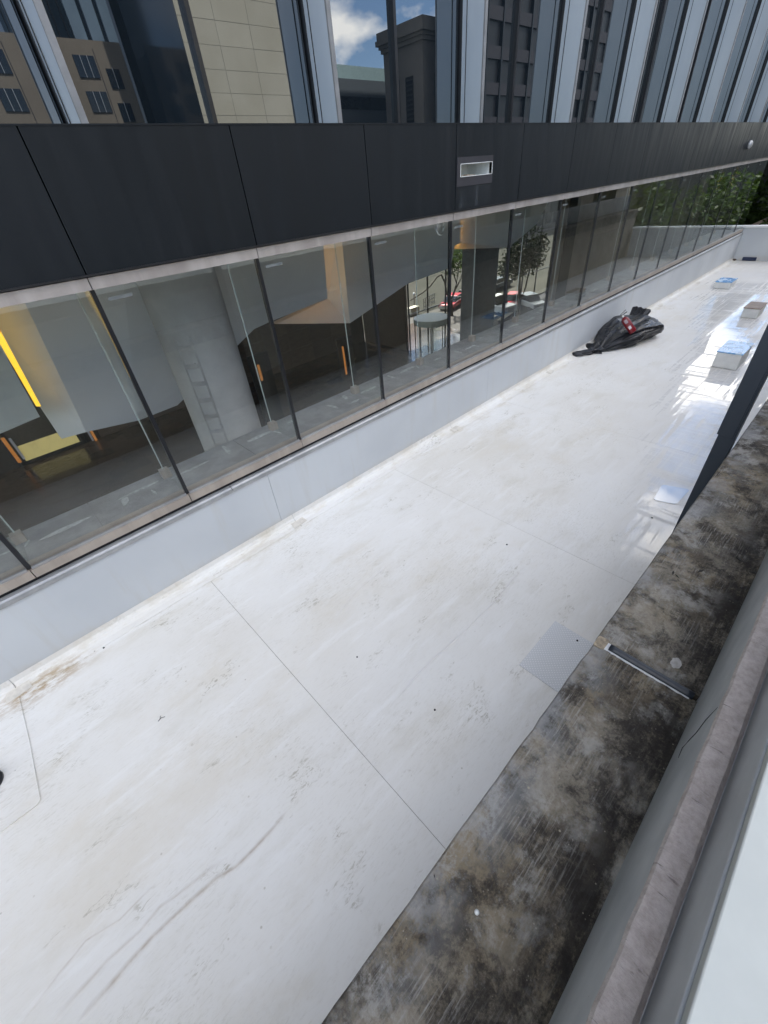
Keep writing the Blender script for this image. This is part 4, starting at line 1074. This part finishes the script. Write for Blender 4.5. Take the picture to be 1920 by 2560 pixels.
# dark glass tower
Yg = 96.0
gx0, _ = vx(330, 310, Yg); gx1, _ = vx(560, 310, Yg)
gt = empty('glass_tower', (gx0-14, -Yg, GZ), label='dark glass tower mirrored behind the tan stone block', cat='building')
gm_ = NT('tower_glass'); gm_.pbr(color=gm_.mix(gm_.ramp(gm_.noise(gm_.coord('World', scale=(1, 1, .2)), .15, 3), .4, .6), (.012, .020, .030), (.020, .030, .042)), rough=.12, spec=.5)
gw = gx1-gx0+14
MB().box(0, -25, 0, gw, 0, 95).build('curtain_wall', gm_.m, gt)
pal = plain('tower_pale_glass', (.16, .22, .28), .2, 0, .2, .1)
for k in range(5): MB().box(9.5+2.6*k, .0, 34+k*.5, 11.4+2.6*k, .5, 95).build('pale_bay', pal, gt)
for k in range(24): MB().box(.6+k*gw/24, 0, 0, .7+k*gw/24, .25, 95).build('mullion', M['black'], gt)
# blank beige wall with panel joints
Yb = 62.0
bx0, _ = vx(513, 310, Yb); bx1, _ = vx(800, 310, Yb)
bb = empty('panelled_building', (bx0, -Yb, GZ), label='blank beige panelled wall mirrored in the upper glass left of the sky', cat='building')
beige = m_panel('beige_precast', (.42, .39, .30), (.48, .45, .36))
bwid = bx1-bx0
MB().box(.1, -18, 0, bwid-.1, -.16, 60).build('side_glazing', gm_.m, bb)
MB().box(.02, -.15, 0, bwid-.02, -.05, 60).build('wall_core', plain('joint_beige', (.33, .31, .25), .8), bb)
ncol = 4; cw = bwid/ncol
pm2 = MB().box(.02, -.1, .02, cw-.02, .0, 2.18).mesh('wall_panel', beige)
for i in range(ncol):
    for j in range(27): link('wall_panel', pm2, bb, loc=(i*cw, rg.uniform(-.02, .0), 2.2*j))
# stone tower with louvres and cornice against the sky: its corner points towards us
Ys = 55.0
sxa, _ = vx(1060, 305, Ys); _, szt = vx(1057, 40, Ys)
lo_, hi_ = Ys, Ys+60                                      # depth of the side face, from its far edge
for _k in range(40):
    md = (lo_+hi_)/2
    if vx(968, 305, md)[0] > sxa: hi_ = md
    else: lo_ = md
stm = m_panel('grey_stone', (.20, .185, .165), (.26, .24, .215))
dp = lo_-Ys; sw = 13.0; sh = szt-GZ
stw = empty('stone_tower', (sxa, -Ys, GZ), label='grey stone tower with louvred openings mirrored against the blue sky', cat='building')
MB().box(0, -dp, 0, sw, 0, sh-2.4).build('shaft', stm, stw)
for k, (o, z0_, z1_) in enumerate(((.3, 2.4, 1.9), (.55, 1.9, 1.5), (.9, 1.5, .9), (.7, .9, .0))):
    MB().box(-o, -dp-o, sh-z0_, sw+o, o, sh-z1_).build('cornice', stm, stw)
M['blade'] = plain('blade_grey', (.05, .05, .05), .7)
for (a, b) in ((.24, .44), (.60, .76)):
    lo = MB().box(-.04, -b*dp, 2, .3, -a*dp, sh-6.0).build('louvre', M['black'], stw)
    for k in range(14):
        z = sh-6.5-k*.6; MB().box(-.14, -b*dp+.05, z, -.04, -a*dp-.05, z+.2).build('blade', M['blade'], lo)
for (a, b) in ((.22, .42), (.58, .78)):
    lo = MB().box(a*sw, -.3, 2, b*sw, .04, sh-6.0).build('louvre', M['black'], stw)
# lower building left of the tower
lx0, lz = vx(800, 172, 75.0); lx1, _ = vx(985, 165, 75.0)
lob = empty('low_office_building', (lx0, -75, GZ), label='low dark office block with glass balustrade mirrored beside the stone tower', cat='building')
MB().box(0, -16, 0, lx1-lx0, 0, lz-GZ-1.0).build('wall', plain('slate_wall', (.10, .115, .125), .6), lob)
MB().box(0, -.2, lz-GZ-1.0, lx1-lx0, -.1, lz-GZ+.8).build('balustrade', plain('balustrade_glass', (.34, .46, .46), .2), lob)
for j in range(4): MB().box(.8, 0, lz-GZ-5.2-3.7*j, lx1-lx0-1, .06, lz-GZ-3.4-3.7*j).build('window_band', dkglass, lob)
# long dark banded building to the right
Yk = 46.0
kx0, _ = vx(1165, 305, Yk)
kb = empty('banded_building', (kx0, -Yk, GZ), label='dark banded office building mirrored between the fins at right', cat='building')
MB().box(0, -5, 0, 190, 0, 70).build('wall', plain('dark_brown_wall', (.012, .012, .014), .4), kb)
bandm = plain('grey_band', (.036, .034, .040), .7)
for j in range(17): MB().box(-.2, 0, 2.6+4.0*j, 190, .35, 4.0+4.0*j).build('spandrel', bandm, kb)
for k in range(48): MB().box(4*k, 0, 0, 4*k+.3, .5, 70).build('pier', M['black'], kb)

# low dark building beyond the trees past the parapet
db = empty('low_dark_building', (47, -14, GZ), label='low dark building behind the trees beyond the far parapet', cat='building')
MB().box(0, 0, 0, 14, 30, 12.6).build('wall', plain('dark_slate', (.05, .055, .055), .7), db)
MB().box(-.3, -.3, 12.6, 14.3, 30.3, 13.0).build('roof_edge', plain('roof_edge_grey', (.12, .12, .12), .7), db)
